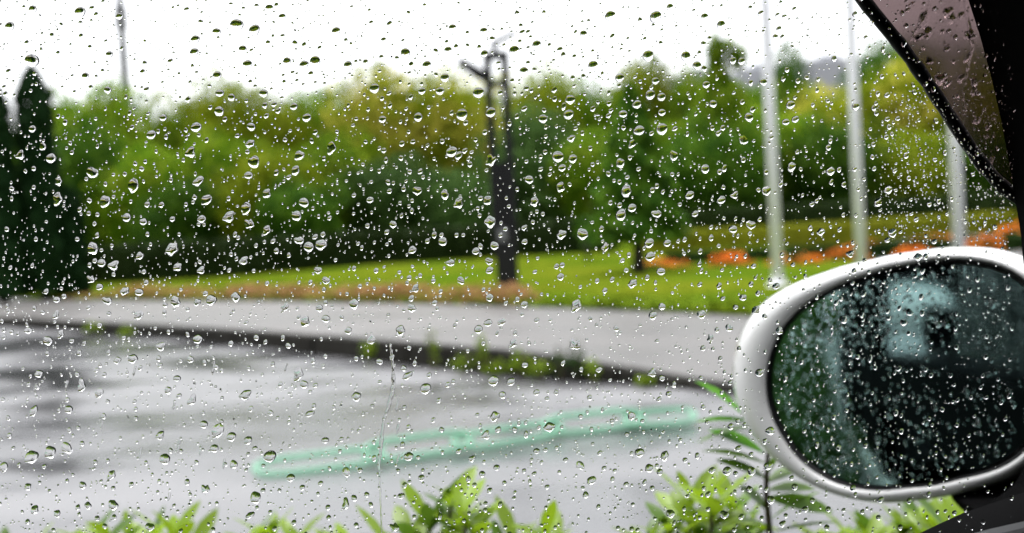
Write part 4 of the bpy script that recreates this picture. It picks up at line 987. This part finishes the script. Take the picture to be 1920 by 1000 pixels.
# long trickle
def trickle(name, pts, label, cat, y=YD, w=1.0, depth=.5):
    """half-round rivulet lying on the glass; pts: px, py, half width px"""
    P = []
    for (x0, y0, w0), (x1, y1, w1) in zip(pts, pts[1:]):
        k = max(2, int(math.hypot(x1 - x0, y1 - y0) / 4))
        for i in range(k):
            t = i / k; P.append((x0 + (x1 - x0) * t + random.gauss(0, .35), y0 + (y1 - y0) * t, max(.5, (w0 + (w1 - w0) * t) * (1 + random.gauss(0, .13)))))
    P.append((pts[-1][0], pts[-1][1], .5)); V = []; F = []; S_ = []; n_ = 9
    for i, (x, yy, hw) in enumerate(P):
        c = at(x, yy, y); s = PANE / FPX
        a = P[min(i+1, len(P)-1)]; b0 = P[max(i-1, 0)]; tx, ty = a[0] - b0[0], a[1] - b0[1]; l = math.hypot(tx, ty) or 1; nx, ny = -ty / l, tx / l
        for k in range(n_):
            q = math.pi * k / (n_ - 1); off = math.cos(q) * hw * s
            V.append(c + (CR * nx - CU * ny) * off + Vector((0, math.sin(q) * hw * s * depth, 0)))
    for i in range(len(P) - 1):
        for k in range(n_ - 1): F.append((i*n_+k, i*n_+k+1, (i+1)*n_+k+1, (i+1)*n_+k)); S_.append(True)
        F.append((i*n_+n_-1, i*n_, (i+1)*n_, (i+1)*n_+n_-1)); S_.append(False)
    F.append(tuple(range(n_))); S_.append(False); F.append(tuple((len(P)-1)*n_ + k for k in range(n_))); S_.append(False)
    me = bpy.data.meshes.new(name); me.from_pydata([tuple(v) for v in V], [], F); me.update()
    bm = bmesh.new(); bm.from_mesh(me); bmesh.ops.recalc_face_normals(bm, faces=bm.faces); bm.to_mesh(me); bm.free()
    me.polygons.foreach_set("use_smooth", np.array(S_, dtype=bool))
    e = me.attributes.new("sharp_edge", 'BOOLEAN', 'EDGE') if "sharp_edge" not in me.attributes else me.attributes["sharp_edge"]
    fl = {tuple(sorted(ek)) for f, s_ in zip(F, S_) if not s_ for ek in zip(f, f[1:] + f[:1])}
    e.data.foreach_set("value", np.array([tuple(sorted(ed.vertices)) in fl for ed in me.edges], dtype=bool))
    o = link(name, me, M["water"]); tag(o, label, cat); return o
trickle("water_trickle", [(731, 648, 1.5), (735, 670, 2.6), (738, 715, 3.2), (736, 735, 3.6), (728, 765, 3.6), (720, 785, 2.6), (716, 815, 3.4), (713, 850, 3.0), (710, 868, 2.8), (712, 900, 1.8), (714, 950, 1.6), (716, 1010, 1.5)], "long wavy trickle of water running down the window over the wet road", "water trickle")
for (x, y, l, w) in ((745, 760, 26, 2.6), (190, 800, 22, 2.8), (746, 805, 18, 3.2), (746, 860, 16, 2.2), (400, 690, 26, 2.6), (252, 696, 20, 2.8), (125, 722, 18, 3), (66, 728, 16, 2.6), (335, 838, 24, 3.2), (376, 845, 22, 2.6), (263, 850, 22, 3), (326, 760, 18, 2.6), (420, 870, 20, 2.6), (317, 932, 16, 2.6), (536, 690, 16, 2.6)):
    trickle("short_trickle", [(x + 2, y - l * .5, w * .8), (x, y, w * .7), (x - 2, y + l * .5, w)], ("high" if y < 700 else "upper" if y < 780 else "middle" if y < 845 else "low") + " short water streak over the wet road, " + column(x), "water trickle")["group"] = "short water streaks on the lower window"

# drops on the mirror glass
am = {"V": [], "F": [], "S": [], "n": 0}
for k in range(2600):
    q = random.uniform(0, 6.283); rr = math.sqrt(random.random()) * .93; ki = int((q + math.pi) / (2 * math.pi) * NM) % NM; R_ = float(ri[ki])
    qa = q if q < math.pi else q - 2 * math.pi; R_ = float(np.interp(qa, th, ri)); px, py = CX + rr * R_ * math.cos(qa), CY + rr * R_ * math.sin(qa)
    if random.random() > (1.0 if px < 1600 else .62 if px < 1800 and py < 650 else .32): continue
    p, nrm = on_glass(px, py, .0003); x = Vector((0, 0, 1)).cross(nrm).normalized() * -1; z = nrm.cross(x) * -1
    if z.z < 0: z = -z
    x = nrm.cross(z)
    R = np.array(Matrix((x, nrm, z)).transposed())
    big_ = random.random() < .06
    add_small(p, (random.uniform(3.4, 5.5) if big_ else random.uniform(1.0, 2.9)) * .95 / FPX, random.choice(GM if big_ else GS), am, R, random.uniform(1.0, 1.7))
flush(am, "mirror_drops", M["water"], "small raindrops beading on the side mirror's glass", "raindrops", FLIP)
# beads on the mirror's shell
# ------------------------------------------------------------------ water on the visor
av = {"V": [], "F": [], "S": [], "n": 0}
GV = [drop_geo(6, 22, amp=.30, h=random.uniform(.3, .42), slant=random.uniform(.5, 1.2)) for _ in range(24)]
YVo = .664
for (x, y, r) in [(1730, 40, 11), (1738, 62, 9), (1724, 70, 7), (1776, 24, 9), (1783, 36, 8), (1815, 66, 8), (1820, 70, 6), (1716, 72, 7), (1742, 116, 6), (1774, 88, 5), (1777, 92, 4), (1762, 148, 11), (1775, 158, 7), (1800, 148, 8), (1825, 155, 7), (1824, 172, 6), (1830, 226, 8), (1740, 112, 5), (1786, 116, 4), (1850, 240, 4), (1858, 300, 5), (1794, 180, 4), (1835, 50, 6), (1700, 20, 5), (1690, 25, 4), (1710, 8, 5), (1752, 20, 5), (1765, 60, 4), (1800, 30, 6), (1844, 206, 3), (1850, 256, 3), (1812, 110, 6), (1730, 90, 4)]:
    add_small(at(x, y, YVo + .001), r * .66 / FPX, random.choice(GV), av, squeeze=random.uniform(.8, 1.3))
for k in range(170):
    x, y = random.uniform(1640, 1890), random.uniform(-10, 330)
    if x < np.interp(y, [b_ for a, b_ in ED], [a for a, b_ in ED]) + 22: continue
    add_small(at(x, y, YVo + .001), random.uniform(1, 3) * .66 / FPX, random.choice(GS), av)
flush(av, "visor_drops", M["water"], "ragged drops of rain scattered on the smoked visor", "raindrops", FLIP)
for pts, lb in (([(1745, -10, 3), (1738, 20, 4), (1726, 45, 5), (1714, 62, 4), (1706, 80, 2)], "left trickle of rain on the smoked visor"), ([(1808, -10, 4), (1812, 30, 3.5), (1818, 60, 5), (1822, 90, 3), (1812, 130, 3), (1806, 170, 3), (1810, 205, 2)], "right trickle of rain winding down the smoked visor")):
    trickle("visor_trickle", pts, lb, "water trickle", y=YVo + .001)
